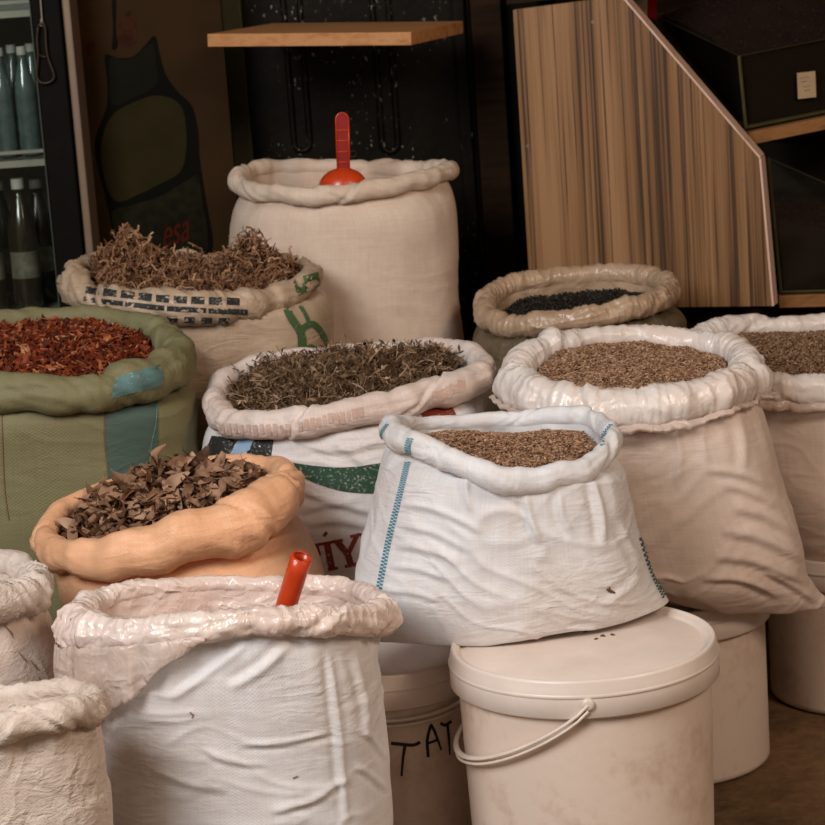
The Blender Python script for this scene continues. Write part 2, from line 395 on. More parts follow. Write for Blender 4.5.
# ------------------------------------------------------------------ sacks
NU = 420
TH = np.arange(NU) / NU * 2 * PI
def sack(name, label, ring, Y, ry, secs, roll, mats, deep=.10, rim_amp=.22, body_amp=1.0, gather=.004, ngather=17, seed=0, wr=(.0035, 7, 26, .4), rows=130, rollsq=1.0, cat='sack', bulge=0.0, twist=6, fold=.5, cross=.0, pleats=(), apron=None, kinks=9, seam=.14, flat=.10):
    off = seed * 7.31
    P8 = [at(p[0], p[1], p[2] if len(p) > 2 else Y + ry * math.sin(2 * PI * k / len(ring))) for k, p in enumerate(ring)]
    Q = cr_closed(P8, NU); C = Q.mean(0)
    T = np.roll(Q, -1, 0) - np.roll(Q, 1, 0)
    nrm = np.cross(Q - C, T).mean(0); nrm /= np.linalg.norm(nrm)
    n = .6 * nrm + .4 * np.array([0, 0, 1.0]); n /= np.linalg.norm(n)
    o = np.cross(T, n); o /= np.linalg.norm(o, axis=1)[:, None]
    for _ in range(6): o = (np.roll(o, 1, 0) + o + np.roll(o, -1, 0)) / 3
    o /= np.linalg.norm(o, axis=1)[:, None]
    sc = Y / F
    r = (np.full(NU, roll * sc) if np.isscalar(roll) else np.clip(cr_closed(np.array(roll)[:, None], NU)[:, 0], 2, 99) * sc)
    cs = np.stack([np.cos(TH), np.sin(TH), np.zeros(NU)], -1)
    r = r * (1 + .16 * pn(cs * 3.1 + off) + .08 * pn(cs * 8 + off + 9))
    n8 = n[None]
    Q = Q + n8 * (pn(cs * 3.5 + off + 3) * r * .25)[:, None] + o * (pn(cs * 4.3 + off + 5) * r * .2)[:, None]
    # rolled rim
    K = 30; ph = np.radians(np.linspace(-118, 215, K))
    G = Q[None] + r[None, :, None] * (np.cos(ph)[:, None, None] * o[None] + rollsq * np.sin(ph)[:, None, None] * n8[None])
    fade = np.sin(np.linspace(0, PI, K))[:, None] ** .5
    tw = TH[None] * twist + ph[:, None] * 1.1 + 2.5 * pn(np.stack([cs] * K) * 1.7 + off)
    rd = ridge(np.stack([np.cos(tw) * 1.2 + 0 * G[..., 0], np.sin(tw) * 1.2, ph[:, None] * .25 + 0 * tw], -1) * 1.5 + G * 6 + off)
    d = pn(G * 16 + off) * .9 + .3 * pn(G * 36 + off) + fold * (rd - .6) * 1.6
    cx = ridge(np.stack([np.cos(TH)[None] * 14 + 0 * tw, np.sin(TH)[None] * 14 + 0 * tw, ph[:, None] * .5 + 0 * tw], -1) + .5 * pn(G * 14)[..., None] + off) ** 2 - .4
    d = d + cross / max(rim_amp, .01) * cx
    nr = (np.cos(ph)[:, None, None] * o[None] + np.sin(ph)[:, None, None] * n8[None])
    G = G + nr * (d * r[None] * rim_amp * fade)[..., None]
    rk = np.random.default_rng(seed + 50)
    kk = np.zeros_like(tw)
    for _ in range(kinks):
        t0, wd_, am_, sk = rk.uniform(0, 2 * PI), rk.uniform(.025, .07), rk.uniform(.08, .22), rk.uniform(-.16, .16)
        dl_ = (TH[None] - t0 - sk * (ph[:, None] - .8) + PI) % (2 * PI) - PI
        kk = kk - am_ * np.exp(-(dl_ / wd_) ** 2) + am_ * .55 * np.exp(-((dl_ - 1.7 * wd_) / (1.1 * wd_)) ** 2)
    gv = np.radians(35 + 45 * pn(cs * 1.9 + off + 60))[None]
    kk = kk - seam * np.exp(-((ph[:, None] - gv) / .16) ** 2) * np.clip(.5 + 1.6 * pn(cs * 2.5 + off + 70), 0, 1)[None]
    G = G + nr * (kk * r[None] * fade)[..., None]
    G = G - np.einsum('kn,nj->knj', r[None] * np.cos(ph)[:, None] * flat, o)
    # body
    S = [G[0]]
    for s in secs:
        sy, dy, e = (list(s[4:]) + [ry, 0, 2.3][len(s) - 4:])[:3]
        if s[0] == 'z':
            Lp = at_z(s[1], s[3], Y + dy); Rp = at_z(s[2], s[3], Y + dy)
        else:
            Lp = at(s[0], s[1], Y + dy); Rp = at(s[2], s[3], Y + dy)
        ct, st = np.cos(TH), np.sin(TH)
        ct = np.sign(ct) * np.abs(ct) ** (2 / e); st = np.sign(st) * np.abs(st) ** (2 / e)
        S.append((Lp + Rp) / 2 + ct[:, None] * (Rp - Lp) / 2 + st[:, None] * np.array([0, sy, 0]))
    S = np.array(S)
    B = cr_open(S, rows)
    base = B[-1]; bc = base.mean(0)
    w = np.linspace(0, 1, rows)[:, None]
    env = np.clip(w / .08, 0, 1) * np.clip((1 - w) / .04, 0, 1)
    Nb = grid_normals(B)
    if (Nb[rows // 2] * (B[rows // 2] - B[rows // 2].mean(0))).sum(1).mean() < 0: Nb = -Nb
    a, fx, fz, tl = wr
    X = B[..., 0] * fx; Yy = B[..., 1] * fx; Z = (B[..., 2] + tl * B[..., 0]) * fz
    big = pn(B * 5.5 + off) * .008 + pn(B * 11 + off) * .004
    W1 = (ridge(np.stack([X, Yy, Z], -1) + off + .8 * pn(B * 9)[..., None]) ** 2.5 - .35) * a * .55
    Z2 = (B[..., 2] - .8 * B[..., 0]) * fz * .55
    W2 = (ridge(np.stack([X * 1.7, Yy * 1.7, Z2], -1) + off + 20 + .6 * pn(B * 13)[..., None]) ** 2.5 - .35) * a * .12
    msk = np.clip(.5 + 1.2 * pn(B * 6 + off + 40), .1, 1)
    topd = np.exp(-w / .13)
    ga = np.cos(TH[None] * ngather + 3 * pn(np.stack([cs] * rows) * 2 + off) + w * 3) + .6 * pn(np.stack([cs] * rows) * 9 + off)
    D = body_amp * (big + (W1 + W2) * msk) * env + gather * ga * topd * np.clip(w / .02, 0, 1)
    if pleats:
        p2 = proj(B); fr_ = np.clip(-(Nb * (B - EYE)).sum(2) / np.linalg.norm(B - EYE, axis=2) * 5, 0, 1)
        for pts, am, wd in pleats:
            pl_ = cr_open(np.array(pts, float), 14); best = np.full(p2.shape[:2], 1e9); sg = np.zeros_like(best); tt = np.zeros_like(best)
            for k in range(13):
                A_, e_ = pl_[k], pl_[k + 1] - pl_[k]; L2 = e_ @ e_
                t_ = np.clip(((p2 - A_) @ e_) / L2, 0, 1); v_ = p2 - A_ - t_[..., None] * e_; d2 = (v_ ** 2).sum(2); m_ = d2 < best
                best = np.where(m_, d2, best); sg = np.where(m_, np.sign(e_[0] * v_[..., 1] - e_[1] * v_[..., 0]), sg); tt = np.where(m_, (k + t_) / 13, tt)
            dd = np.sqrt(best) * sg
            wd = wd * .8
            D = D + .82 * am * fr_ * np.clip(np.minimum(tt, 1 - tt) * 5, 0, 1) ** .7 * (np.exp(-(dd / wd) ** 2) - .7 * np.exp(-((dd - 1.5 * wd) / (1.2 * wd)) ** 2))
    B = B + Nb * D[..., None]
    closing = np.array([bc + (B[-1] - bc) * k - np.array([0, 0, .0]) for k in (.96, .6, .02)])
    Bfull = np.concatenate([B, closing])
    # lining
    inn = G[-1]; rows_l = 16
    Cn = inn.mean(0)
    LN = []
    for q in np.linspace(0, 1, rows_l):
        k = 1 - .10 * q + .05 * math.sin(q * 3)
        LN.append(Cn + (inn - Cn) * k - n8[0] * deep * q)
    LN = np.array(LN)
    dl = pn(LN * 14 + off) * .008 + (ridge(np.stack([np.cos(TH)[None] * 3 + 0 * LN[..., 0], np.sin(TH)[None] * 3 + 0 * LN[..., 0], LN[..., 2] * 5], -1) + off) - .5) * .006
    LN = LN - o[None] * (dl * np.linspace(0, 1, rows_l)[:, None] ** .5)[..., None]
    fl = LN[-1]; fc = fl.mean(0)
    LN = np.concatenate([LN, np.array([fc + (fl - fc) * k for k in (.9, .5, .02)])])
    org = base.mean(0).copy(); org[2] = base[:, 2].min()
    root = empty(name, org, label, cat)
    ob = grid_obj('body', Bfull, mats[0], root)
    orm = grid_obj('rolled_rim', G, mats[1], root)
    ol = grid_obj('lining', LN, mats[2] if len(mats) > 2 else mats[1], root)
    if apron is not None:
        ln = np.maximum(cr_closed(np.array(apron, float)[:, None], NU)[:, 0], 0) * sc
        ln = ln * (1 + .22 * pn(cs * 5 + off) + .06 * pn(cs * 16 + off)); q = np.linspace(0, 1, 14)
        st_ = G[8]
        AP = np.array([st_ + o * (r * (.10 + .16 * math.sin(t * 2.6)))[:, None] - np.array([0, 0, 1.0]) * (ln * t)[:, None] for t in q])
        AP = AP + o[None] * (((ridge(np.stack([np.cos(TH)[None] * 9 + 0 * AP[..., 0], np.sin(TH)[None] * 9 + 0 * AP[..., 0], AP[..., 2] * 9], -1) + off) - .5) * .008 + pn(AP * 25) * .005) * q[:, None] * np.clip(ln / (45 * sc), .12, 1)[None])[..., None]
        keep = ln > 2.5 * sc; j0 = np.where(keep)[0]
        R_, N_ = AP.shape[:2]; fc_ = [[i * N_ + j, (i + 1) * N_ + j, (i + 1) * N_ + (j + 1) % N_, i * N_ + (j + 1) % N_] for j in j0 for i in range(R_ - 1) if keep[(j + 1) % N_]]
        us = sorted({v for f in fc_ for v in f}); mp = {v: k for k, v in enumerate(us)}
        oa = pyd('liner_skirt', AP.reshape(-1, 3)[us], [[mp[v] for v in f] for f in fc_], mats[1] if len(mats) < 4 else mats[3], root, True)
        m_ = oa.modifiers.new('thick', 'SOLIDIFY'); m_.thickness = .0006
    return dict(root=root, body=ob, rim=orm, Gb=B, Gr=G, Q=Q, o=o, n=n, r=r, Y=Y, C=C)

def bil(G, i, j):
    R, N = G.shape[:2]; i = np.clip(i, 0, R - 1.001); a = int(i); f = i - a; b = int(math.floor(j)); g = j - b
    return (G[a, b % N] * (1 - f) + G[a + 1, b % N] * f) * (1 - g) + (G[a, (b + 1) % N] * (1 - f) + G[a + 1, (b + 1) % N] * f) * g
def drape(G, pts, lift=.0011):
    """lay flat shapes on a cloth or plastic surface"""
    N = grid_normals(G); ctr = G.reshape(-1, 3).mean(0)
    p2 = proj(G); view = G - EYE
    s = np.sign(((G - G.mean(1)[:, None]) * N).sum(2).mean()) or 1
    N = N * s
    back = (N * view).sum(2) > 0
    out = []
    for q in pts:
        d = ((p2 - np.asarray(q)) ** 2).sum(2) + back * 1e5
        a, b = np.unravel_index(np.argmin(d), d.shape); i, j = float(a), float(b)
        for _ in range(4):
            e = .3; P = proj(bil(G, i, j)); A = np.stack([(proj(bil(G, min(i + e, G.shape[0] - 1.01), j)) - P) / e, (proj(bil(G, i, j + e)) - P) / e], 1)
            if abs(np.linalg.det(A)) < 1e-3: break
            st = np.linalg.solve(A, np.asarray(q) - P); st = np.clip(st, -1, 1); i += st[0]; j += st[1]
            i = min(max(i, 0), G.shape[0] - 1.01)
        out.append(bil(G, i, j) + bil(N, i, j) * lift)
    return np.array(out)
def ribbon(A, B, n, m=3):
    A = cr_open(A, n); B = cr_open(B, n)
    V = [A[i] * (1 - k / m) + B[i] * k / m for i in range(n) for k in range(m + 1)]
    Fc = [[i * (m + 1) + k, (i + 1) * (m + 1) + k, (i + 1) * (m + 1) + k + 1, i * (m + 1) + k + 1] for i in range(n - 1) for k in range(m)]
    return V, Fc
def stroke(pts, wd, n=10, m=2):
    P = cr_open(np.array(pts, float), n); T = np.gradient(P, axis=0); T /= np.linalg.norm(T, axis=1)[:, None] + 1e-9
    nn = np.stack([-T[:, 1], T[:, 0]], 1); w = np.full(n, wd) if np.isscalar(wd) else np.interp(np.linspace(0, 1, n), np.linspace(0, 1, len(wd)), wd)
    V = [P[i] + nn[i] * w[i] * (k / m - .5) for i in range(n) for k in range(m + 1)]
    Fc = [[i * (m + 1) + k, (i + 1) * (m + 1) + k, (i + 1) * (m + 1) + k + 1, i * (m + 1) + k + 1] for i in range(n - 1) for k in range(m)]
    return V, Fc
def decal(name, G, shapes, mat, parent, label=None, lift=.0011):
    V, Fc = [], []
    for v, f in shapes:
        k = len(V); V += list(v); Fc += [[i + k for i in q] for q in f]
    return pyd(name, drape(G, V, lift), Fc, mat, parent, True, label=label)

# ------------------------------------------------------------------ loose goods
def spindle(l=1, w=.3):
    V = [(-l / 2, 0, 0)] + [(-l * .22, w / 2 * math.cos(a), w / 2 * math.sin(a)) for a in (0, PI / 2, PI, 1.5 * PI)] + [(l * .22, w / 2 * math.cos(a), w / 2 * math.sin(a)) for a in (0, PI / 2, PI, 1.5 * PI)] + [(l / 2, 0, 0)]
    Fc = [[0, 1 + (k + 1) % 4, 1 + k] for k in range(4)] + [[1 + k, 1 + (k + 1) % 4, 5 + (k + 1) % 4, 5 + k] for k in range(4)] + [[9, 5 + k, 5 + (k + 1) % 4] for k in range(4)]
    return np.array(V), Fc
def flake(rs):
    m = rs.integers(5, 7); a = np.sort(rs.uniform(0, 2 * PI, m)); rr = rs.uniform(.32, .55, m)
    P = np.stack([rr * np.cos(a) * 1.25, rr * np.sin(a) * .8, np.zeros(m)], 1); P[:, 2] = P[:, 0] ** 2 * rs.uniform(-.7, .7) + P[:, 1] * rs.uniform(-.3, .3)
    V = np.concatenate([P, P + [0, 0, .07], [[0, 0, rs.uniform(.05, .16)]]])
    Fc = [list(range(m))[::-1]] + [[m + k, m + (k + 1) % m, 2 * m] for k in range(m)] + [[k, (k + 1) % m, m + (k + 1) % m, m + k] for k in range(m)]
    return V, Fc
def leafshape(rs, n=8):
    V, Fc = [], []
    cur, fo = rs.uniform(-1.1, 1.1), rs.uniform(.1, .6)
    for i in range(n):
        t = i / (n - 1); w = .19 * math.sin(PI * min(1, t * .93 + .04)) ** .8 + .006
        x = t - .5; z = cur * x * x + .05 * math.sin(t * 9 + cur * 5)
        for k in (-1, -.5, 0, .5, 1): V.append((x, k * w, z + fo * abs(k) * w + .02 * math.sin(t * 14 + k * 3)))
    for i in range(n - 1):
        for k in range(4): Fc.append([i * 5 + k, (i + 1) * 5 + k, (i + 1) * 5 + k + 1, i * 5 + k + 1])
    mb = MB(); mb.add(V, Fc); V2 = [(x, y, z - .012) for x, y, z in V]; mb.add(V2, [f[::-1] for f in Fc])
    x0 = V[2]; mb.tube([(-.5, 0, V[2][2]), (-.58, .01, V[2][2] + .02), (-.66, .03, V[2][2] + .03)], .012, 4)
    return np.array(mb.V), mb.F
def curl(rs, seg=7, rad=.02, wig=.55, side=2, leaf=False, nv=4):
    mb = MB(); p = np.zeros(3); d = np.array([1.0, 0, 0]); pts = [p.copy()]
    for i in range(seg):
        d = d + rs.normal(0, wig, 3); d /= np.linalg.norm(d); p = p + d / seg; pts.append(p.copy())
    pts = np.array(pts); pts -= pts.mean(0)
    mb.tube(pts, np.linspace(rad, rad * .45, len(pts)), nv)
    for q in range(side):
        k = rs.integers(1, seg); e = rs.normal(0, 1, 3); e /= np.linalg.norm(e); L = rs.uniform(.1, .28)
        b = pts[k]
        if leaf:
            sd = np.cross(e, rs.normal(0, 1, 3)); sd /= np.linalg.norm(sd); wv = L * .2
            mb.add([b, b + e * L * .5 + sd * wv, b + e * L, b + e * L * .5 - sd * wv], [[0, 1, 2, 3]])
        else:
            mb.tube([b, b + e * L * .5 + rs.normal(0, .03, 3), b + e * L], [rad * .7, rad * .6, rad * .3], nv)
    return np.array(mb.V), mb.F
def rotm(yaw, pit, rol):
    cy, sy, cp, sp, cr, sr = np.cos(yaw), np.sin(yaw), np.cos(pit), np.sin(pit), np.cos(rol), np.sin(rol)
    z = np.zeros_like(yaw); one = np.ones_like(yaw)
    A = np.stack([np.stack([cy, -sy, z], -1), np.stack([sy, cy, z], -1), np.stack([z, z, one], -1)], -2)
    B = np.stack([np.stack([cp, z, sp], -1), np.stack([z, one, z], -1), np.stack([-sp, z, cp], -1)], -2)
    D = np.stack([np.stack([one, z, z], -1), np.stack([z, cr, -sr], -1), np.stack([z, sr, cr], -1)], -2)
    return A @ B @ D
class Heap:
    def __init__(s): s.V = []; s.L = []; s.S = []; s.t = []; s.n = 0
    def add(s, V, loops, sizes, tint):
        s.V.append(V); s.L.append(np.asarray(loops).ravel() + s.n); s.S.append(np.asarray(sizes).ravel()); s.t.append(tint); s.n += len(V)
    def inst(s, proto, Rm, T, scale, tint):
        v, f = proto; N = len(T)
        if not N: return
        P = np.einsum('nij,kj->nki', Rm, v) * np.asarray(scale)[:, None, None] + T[:, None]
        l = np.array([i for q in f for i in q]); z = np.array([len(q) for q in f])
        s.add(P.reshape(-1, 3), (l[None] + np.arange(N)[:, None] * len(v)), np.tile(z, N), np.repeat(tint, len(v)))
    def build(s, name, mat, origin, label, cat, smooth=False):
        o = mesh_obj(name, np.concatenate(s.V), np.concatenate(s.L), np.concatenate(s.S), mat, None, smooth, tint=np.concatenate(s.t), origin=origin)
        return props(o, label, cat, kind='stuff')
class Fill:
    """surface of loose goods inside a sack mouth"""
    def __init__(s, S, drop, mound, inset=1.0, bumps=.004, gauss=(), seed=0):
        s.Qi = S['Q'] - S['o'] * (S['r'] * inset)[:, None] - S['n'] * drop
        s.C = s.Qi.mean(0); s.n = S['n']; s.mound = mound; s.bumps = bumps; s.g = gauss; s.off = seed * 3.3
        s.A = (s.Qi[0] - s.Qi[NU // 2]) / 2; s.B = (s.Qi[NU // 4] - s.Qi[3 * NU // 4]) / 2
    def P(s, rad, th):
        j = np.mod(th, 2 * PI) / (2 * PI) * NU; a = np.floor(j).astype(int) % NU; f = (j - np.floor(j))[..., None]
        q = s.Qi[a] * (1 - f) + s.Qi[(a + 1) % NU] * f
        p = s.C + (q - s.C) * rad[..., None]
        u, v = rad * np.cos(th), rad * np.sin(th)
        h = s.mound * (1 - rad ** 2)
        for gu, gv, gw, gh in s.g: h = h + gh * np.exp(-((u - gu) ** 2 + (v - gv) ** 2) / gw ** 2)
        h = h + s.bumps * pn(p * 30 + s.off) + s.bumps * .6 * pn(p * 70 + s.off)
        return p + s.n * h[..., None]
    def base(s, hp, tint=.1):
        R = np.linspace(.02, 1, 26); rr, tt = np.meshgrid(R, TH[::4], indexing='ij'); G = s.P(rr, tt) - s.n * .002
        k = len(TH[::4]); i, j = np.meshgrid(np.arange(25), np.arange(k), indexing='ij'); j2 = (j + 1) % k
        L = np.stack([i * k + j, (i + 1) * k + j, (i + 1) * k + j2, i * k + j2], -1)
        hp.add(G.reshape(-1, 3), L, np.full(25 * k, 4), np.full(26 * k, tint))
    def pts(s, N, rmax=.99, p=.5):
        rad = rmax * RNG.uniform(0, 1, N) ** p; th = RNG.uniform(0, 2 * PI, N); return s.P(rad, th)
def seeds(name, label, S, mat, N, L, W, drop, mound, cat='spice', inset=1.0, bumps=.003, seed=0, gauss=()):
    fl = Fill(S, drop, mound, inset, bumps, gauss, seed); hp = Heap(); fl.base(hp, .15)
    T = fl.pts(N) + fl.n * RNG.uniform(-.001, .0025, N)[:, None]
    hp.inst(spindle(1, W), rotm(RNG.uniform(0, 2 * PI, N), RNG.normal(0, .35, N), RNG.uniform(0, 6, N)), T, L * RNG.uniform(.8, 1.25, N), RNG.beta(2.2, 2.2, N))
    return hp.build(name, mat, fl.C, label, cat)

# ================================================================== THE SETTING
WY = 4.95
MB().box(-2.2, 2.2, 1.4, WY + .1, -.06, 0).build('floor', M['floor'])
MB().box(-2.2, 2.2, WY, WY + .1, 0, 2.75).build('wall_back', M['wall'])
MB().box(-2.3, -2.2, 2.7, WY, 0, 2.75).build('wall_left', M['wall'])
MB().box(2.2, 2.3, 2.7, WY, 0, 2.75).build('wall_right', M['wall'])
MB().box(-2.3, 2.3, 2.9, WY + .1, 2.75, 2.85).build('ceiling', M['ceil'])
for nm in ('floor', 'wall_back', 'wall_left', 'wall_right', 'ceiling'): bpy.data.objects[nm]['kind'] = 'structure'

# grey-green post and the black pressed-metal door
DY = 4.80
def xz(px, py, Y): p = at(px, py, Y); return p[0], p[2]
x0 = xz(221, 0, DY)[0]; x1 = xz(241, 0, DY)[0]
MB().box(x0, x1, DY - .03, WY, 0, 2.3).build('trim_1', M['greenpost'], bevel=.003)['kind'] = 'structure'
dx1 = xz(474, 100, DY)[0]
door = MB().box(x1 + .001, dx1, DY, DY + .04, 0.02, 2.2).build('door_1', M['black_paint']); door['kind'] = 'structure'
def utube(pxl, pxr, pybot, ytop=2.1, r=.006):
    a = at(pxl, pybot - 10, DY); b = at(pxr, pybot - 10, DY); c_ = at((pxl + pxr) / 2, pybot, DY)
    rad = (b[0] - a[0]) / 2; pts = [(a[0], DY - .001, ytop)] + [(a[0], DY - .001, z) for z in np.linspace(ytop, c_[2] + rad, 8)[1:]]
    pts += [(a[0] + rad - rad * math.cos(t), DY - .001, c_[2] + rad - rad * math.sin(t)) for t in np.linspace(.2, PI - .2, 9)]
    pts += [(b[0], DY - .001, z) for z in np.linspace(c_[2] + rad, ytop, 8)]
    return MB().tube(pts, r, 8)
utube(294, 310, 151).build('pressed_groove', M['black_paint'], door, True)
utube(382, 398, 152).build('pressed_groove', M['black_paint'], door, True)
p = at(353, 154, DY); mb = MB().lathe([(.0, 0), (.004, 0), (.0075, .0)], (0, 0, 0), 16)
rv = MB(); rv.tube([(p[0] + .006 * math.cos(t), DY - .002, p[2] + .006 * math.sin(t)) for t in np.linspace(0, 2 * PI, 18)], .0016, 6); rv.build('rivet', M['bronze'], door, True)
e0 = xz(455, 60, DY)[0]; e1 = xz(468, 60, DY)[0]
MB().box(e0, e1, DY - .014, DY, .02, 2.2).build('edge_rail', M['black_paint'], door, bevel=.004)
t2 = MB().box(dx1 + .002, xz(505, 100, DY)[0], DY - .06, WY, 0, 2.2).build('trim_2', M['dark_wood'], bevel=.003); t2['kind'] = 'structure'
t3 = MB().box(xz(505, 100, DY)[0] + .002, xz(560, 100, DY)[0], DY - .02, WY, 0, 2.2).build('trim_3', M['black']); t3['kind'] = 'structure'

# wooden plank shelf against the door
FL, FR, BR = at(207, 34, 4.42), at(411, 32, 4.27), at(463, 21, 4.62); BL = FL + BR - FR
up = np.cross(FR - FL, BR - FR); up /= np.linalg.norm(up); th = -up * .0225
pl = empty('plank_shelf', (FL + FR + BR + BL) / 4, 'pale wooden plank shelf fixed across the black metal door', 'shelf')
MB().hexa([FL + th, FR + th, BR + th, BL + th, FL, FR, BR, BL]).build('board', M['plank'], pl, bevel=.0015)
for f in (.22, .8):
    a = BL + (BR - BL) * f + th; b = FL + (FR - FL) * f * .9 + th; m_ = a + (b - a) * .55
    y_ = DY - .002
    MB().tube([(a[0], y_, a[2] - .002), (a[0] + (m_[0] - a[0]), m_[1], m_[2] - .004)], .005, 6).build('bracket', M['black'], pl)

# ================================================================== DISPLAY FRIDGE (left) with bottles
FY = 4.50
fx1 = xz(60, 0, FY)[0] ; fxg = xz(35, 60, FY)[0]; fx0 = -1.32; fb = WY - .03
fr = empty('display_fridge', ((fx0 + fx1) / 2, (FY + fb) / 2, 0), 'black framed drinks fridge with glass door at the left edge', 'fridge')
mb = MB(); mb.box(fx0, fx0 + .03, FY + .03, fb, .02, 1.85); mb.box(fx1 - .06, fx1, FY + .03, fb, .02, 1.85); mb.box(fx0 + .03, fx1 - .06, fb - .03, fb, .02, 1.85)
mb.box(fx0 + .03, fx1 - .06, FY + .03, fb - .03, .02, .2); mb.box(fx0 + .03, fx1 - .06, FY + .03, fb - .03, 1.6, 1.85); mb.build('cabinet', M['fridge_in'], fr)
MB().box(fxg, fx1, FY, FY + .03, .02, 1.85).build('door_frame', M['black'], fr, bevel=.004)
MB().box(fx0, fx0 + .06, FY, FY + .03, .02, 1.85).build('door_frame', M['black'], fr, bevel=.004)
MB().box(fx0 + .06, fxg, FY, FY + .03, .02, .2).build('door_frame', M['black'], fr); MB().box(fx0 + .06, fxg, FY, FY + .03, 1.58, 1.85).build('door_frame', M['black'], fr)
MB().box(fx0 + .06, fxg, FY + .010, FY + .016, .2, 1.58).build('glass_pane', M['glass'], fr)
SHZ = []
for py in (160, 10):
    z = at(20, py, FY + .06)[2]; SHZ.append(z)
    mb = MB(); mb.box(fx0 + .032, fx1 - .062, FY + .05, FY + .062, z - .012, z); mb.box(fx0 + .032, fx1 - .062, FY + .05, FY + .06, z + .012, z + .018)
    mb.box(fx0 + .032, fx1 - .062, FY + .062, fb - .032, z - .006, z - .001)
    mb.build('wire_shelf', M['fridge_white'], fr)
mb = MB().box(fx0 + .032, fx1 - .062, FY + .05, fb - .032, .205, .212); mb.build('wire_shelf', M['fridge_white'], fr)
zlow = at(20, 312, FY + .1)[2]
MB().box(fx0 + .032, fx1 - .062, FY + .05, fb - .032, zlow - .008, zlow).build('wire_shelf', M['fridge_white'], fr)

def bottle(x, y, z, h, r, mat, label, group, lab, cat='bottle'):
    b = empty('drink_bottle', (x, y, z), label, cat, group)
    pr = [(.0, 0.001), (r * .8, .001), (r, h * .04), (r, h * .16), (r * .94, h * .2), (r, h * .24), (r, h * .32), (r * .94, h * .36), (r, h * .4), (r, h * .56), (r * .95, h * .64), (r * .6, h * .8), (r * .38, h * .87), (r * .38, h * .93), (0, h * .93)]
    MB().lathe(pr, (x, y, z), 20).build('bottle_body', mat, b, True)
    MB().lathe([(0, h * .925), (r * .46, h * .925), (r * .46, h), (0, h)], (x, y, z), 16).build('cap', M['cap_white'], b)
    if lab: MB().lathe([(r * 1.015, h * .26), (r * 1.015, h * .46)], (x, y, z), 20).build('paper_label', M['bottle_label'], b, True)
def fx(px, py, Y): return at(px, py, Y)[0]
zu, zl = SHZ[0] + .001, zlow + .001
for k, px in enumerate((-18, 5, 28)):
    bottle(fx(px, 120, FY + .12), FY + .12, zu, .20, .0195, M['bottle_pet'], ['clear water bottle on upper fridge shelf at the frame edge', 'clear water bottle in the middle of the upper fridge shelf', 'clear water bottle on upper fridge shelf nearest the black door frame'][k], 'water bottles on the upper fridge shelf', False)
for k, px in enumerate((-6, 17, 36)):
    bottle(fx(px, 110, FY + .20), FY + .20, zu, .20, .0195, M['bottle_pet'], ['water bottle in back row of upper fridge shelf, farthest left', 'water bottle in back row of upper fridge shelf, second from the left', 'water bottle in back row of upper fridge shelf, closest to the frame'][k], 'water bottles on the upper fridge shelf', False)
for k, px in enumerate((-12, 24)):
    bottle(fx(px, 250, FY + .10), FY + .10, zl, at(24, 178, FY + .1)[2] - zl, .026, M['bottle_dark'], ['dark labelled bottle cut by the left frame edge on lower shelf', 'dark labelled bottle with white cap on lower fridge shelf, front row'][k], 'dark bottles on the lower fridge shelf', True)
for k, px in enumerate((4, 42)):
    bottle(fx(px, 250, FY + .2), FY + .2, zl, at(42, 178, FY + .2)[2] - zl, .026, M['bottle_dark'], ['dark bottle behind the front pair on lower fridge shelf', 'dark bottle half hidden by the fridge door frame on lower shelf'][k], 'dark bottles on the lower fridge shelf', True)

# bottle opener on a string
op = empty('bottle_opener', at(44, 60, FY - .012), 'dark metal bottle opener hanging on a string before the fridge door frame', 'bottle opener')
OY = FY - .008
def opl(pts, r, n=8): return MB().tube([at(x, y, OY) for x, y in pts], r, n)
loop = [(38, 27), (37, 40), (38, 55), (37, 68), (37, 78), (42, 83), (50, 82), (54, 77), (52, 69), (48, 58), (46, 45), (45, 28), (42, 23), (38, 27)]
opl([tuple(q) for q in cr_open(np.array(loop, float), 60)], .0024).build('frame', M['bronze'], op, True)
opl([(39, 55), (44, 57), (48, 57)], .002).build('bridge', M['bronze'], op, True)
opl([(40, -40), (40.5, 0), (42, 20), (44, 27), (41, 26), (41, 19)], .0014, 6).build('string', M['string'], op, True)

# advertising board beside the fridge
AY = 4.62
ax0, ax1 = xz(70.5, 0, AY)[0], xz(220, 0, AY)[0]
az = 1.75
ad = empty('advertising_board', ((ax0 + ax1) / 2, AY + .02, 0), 'dark advertising board printed with a big green bottle beside the fridge', 'advertising board')
MB().box(ax0, ax1, AY, AY + .03, 0.0, az).build('panel', M['board'], ad)
MB().box(xz(61.5, 0, FY - .01)[0], xz(69.5, 0, FY - .01)[0], FY - .012, FY + .10, 0.0, 1.86).build('metal_edge', M['silver'], fr, bevel=.003)
def flat(name, outline, mat, n=60, layer=1, closed=True):
    P = cr_closed(np.array(outline, float), n) if closed else np.array(outline, float)
    Y = AY - .0008 * layer
    return MB().prism([at(x, y, Y) for x, y in P][::-1], np.array([0, .0007, 0])).build(name, mat, ad)
flat('printed_bottle', [(105, 55), (118, 58), (134, 56), (146, 44), (155, 36), (160, 55), (166, 75), (178, 92), (192, 106), (198, 130), (200, 160), (206, 200), (213, 245), (200, 262), (160, 264), (122, 262), (113, 232), (104, 190), (97, 165), (95, 142), (101, 122), (107, 105), (107, 80)], M['board_line'], 100, 1)
flat('printed_neck', [(110, 58), (122, 60), (136, 57), (148, 45), (154, 45), (156, 62), (158, 80), (150, 90), (130, 99), (112, 105), (110, 80)], M['board_bottle'], 60, 2)
flat('printed_oval', [(115, 113), (130, 104), (152, 96), (170, 98), (182, 108), (186, 128), (186, 152), (180, 172), (160, 184), (135, 196), (118, 202), (108, 190), (102, 165), (101, 145), (106, 126)], M['board_label'], 80, 2)
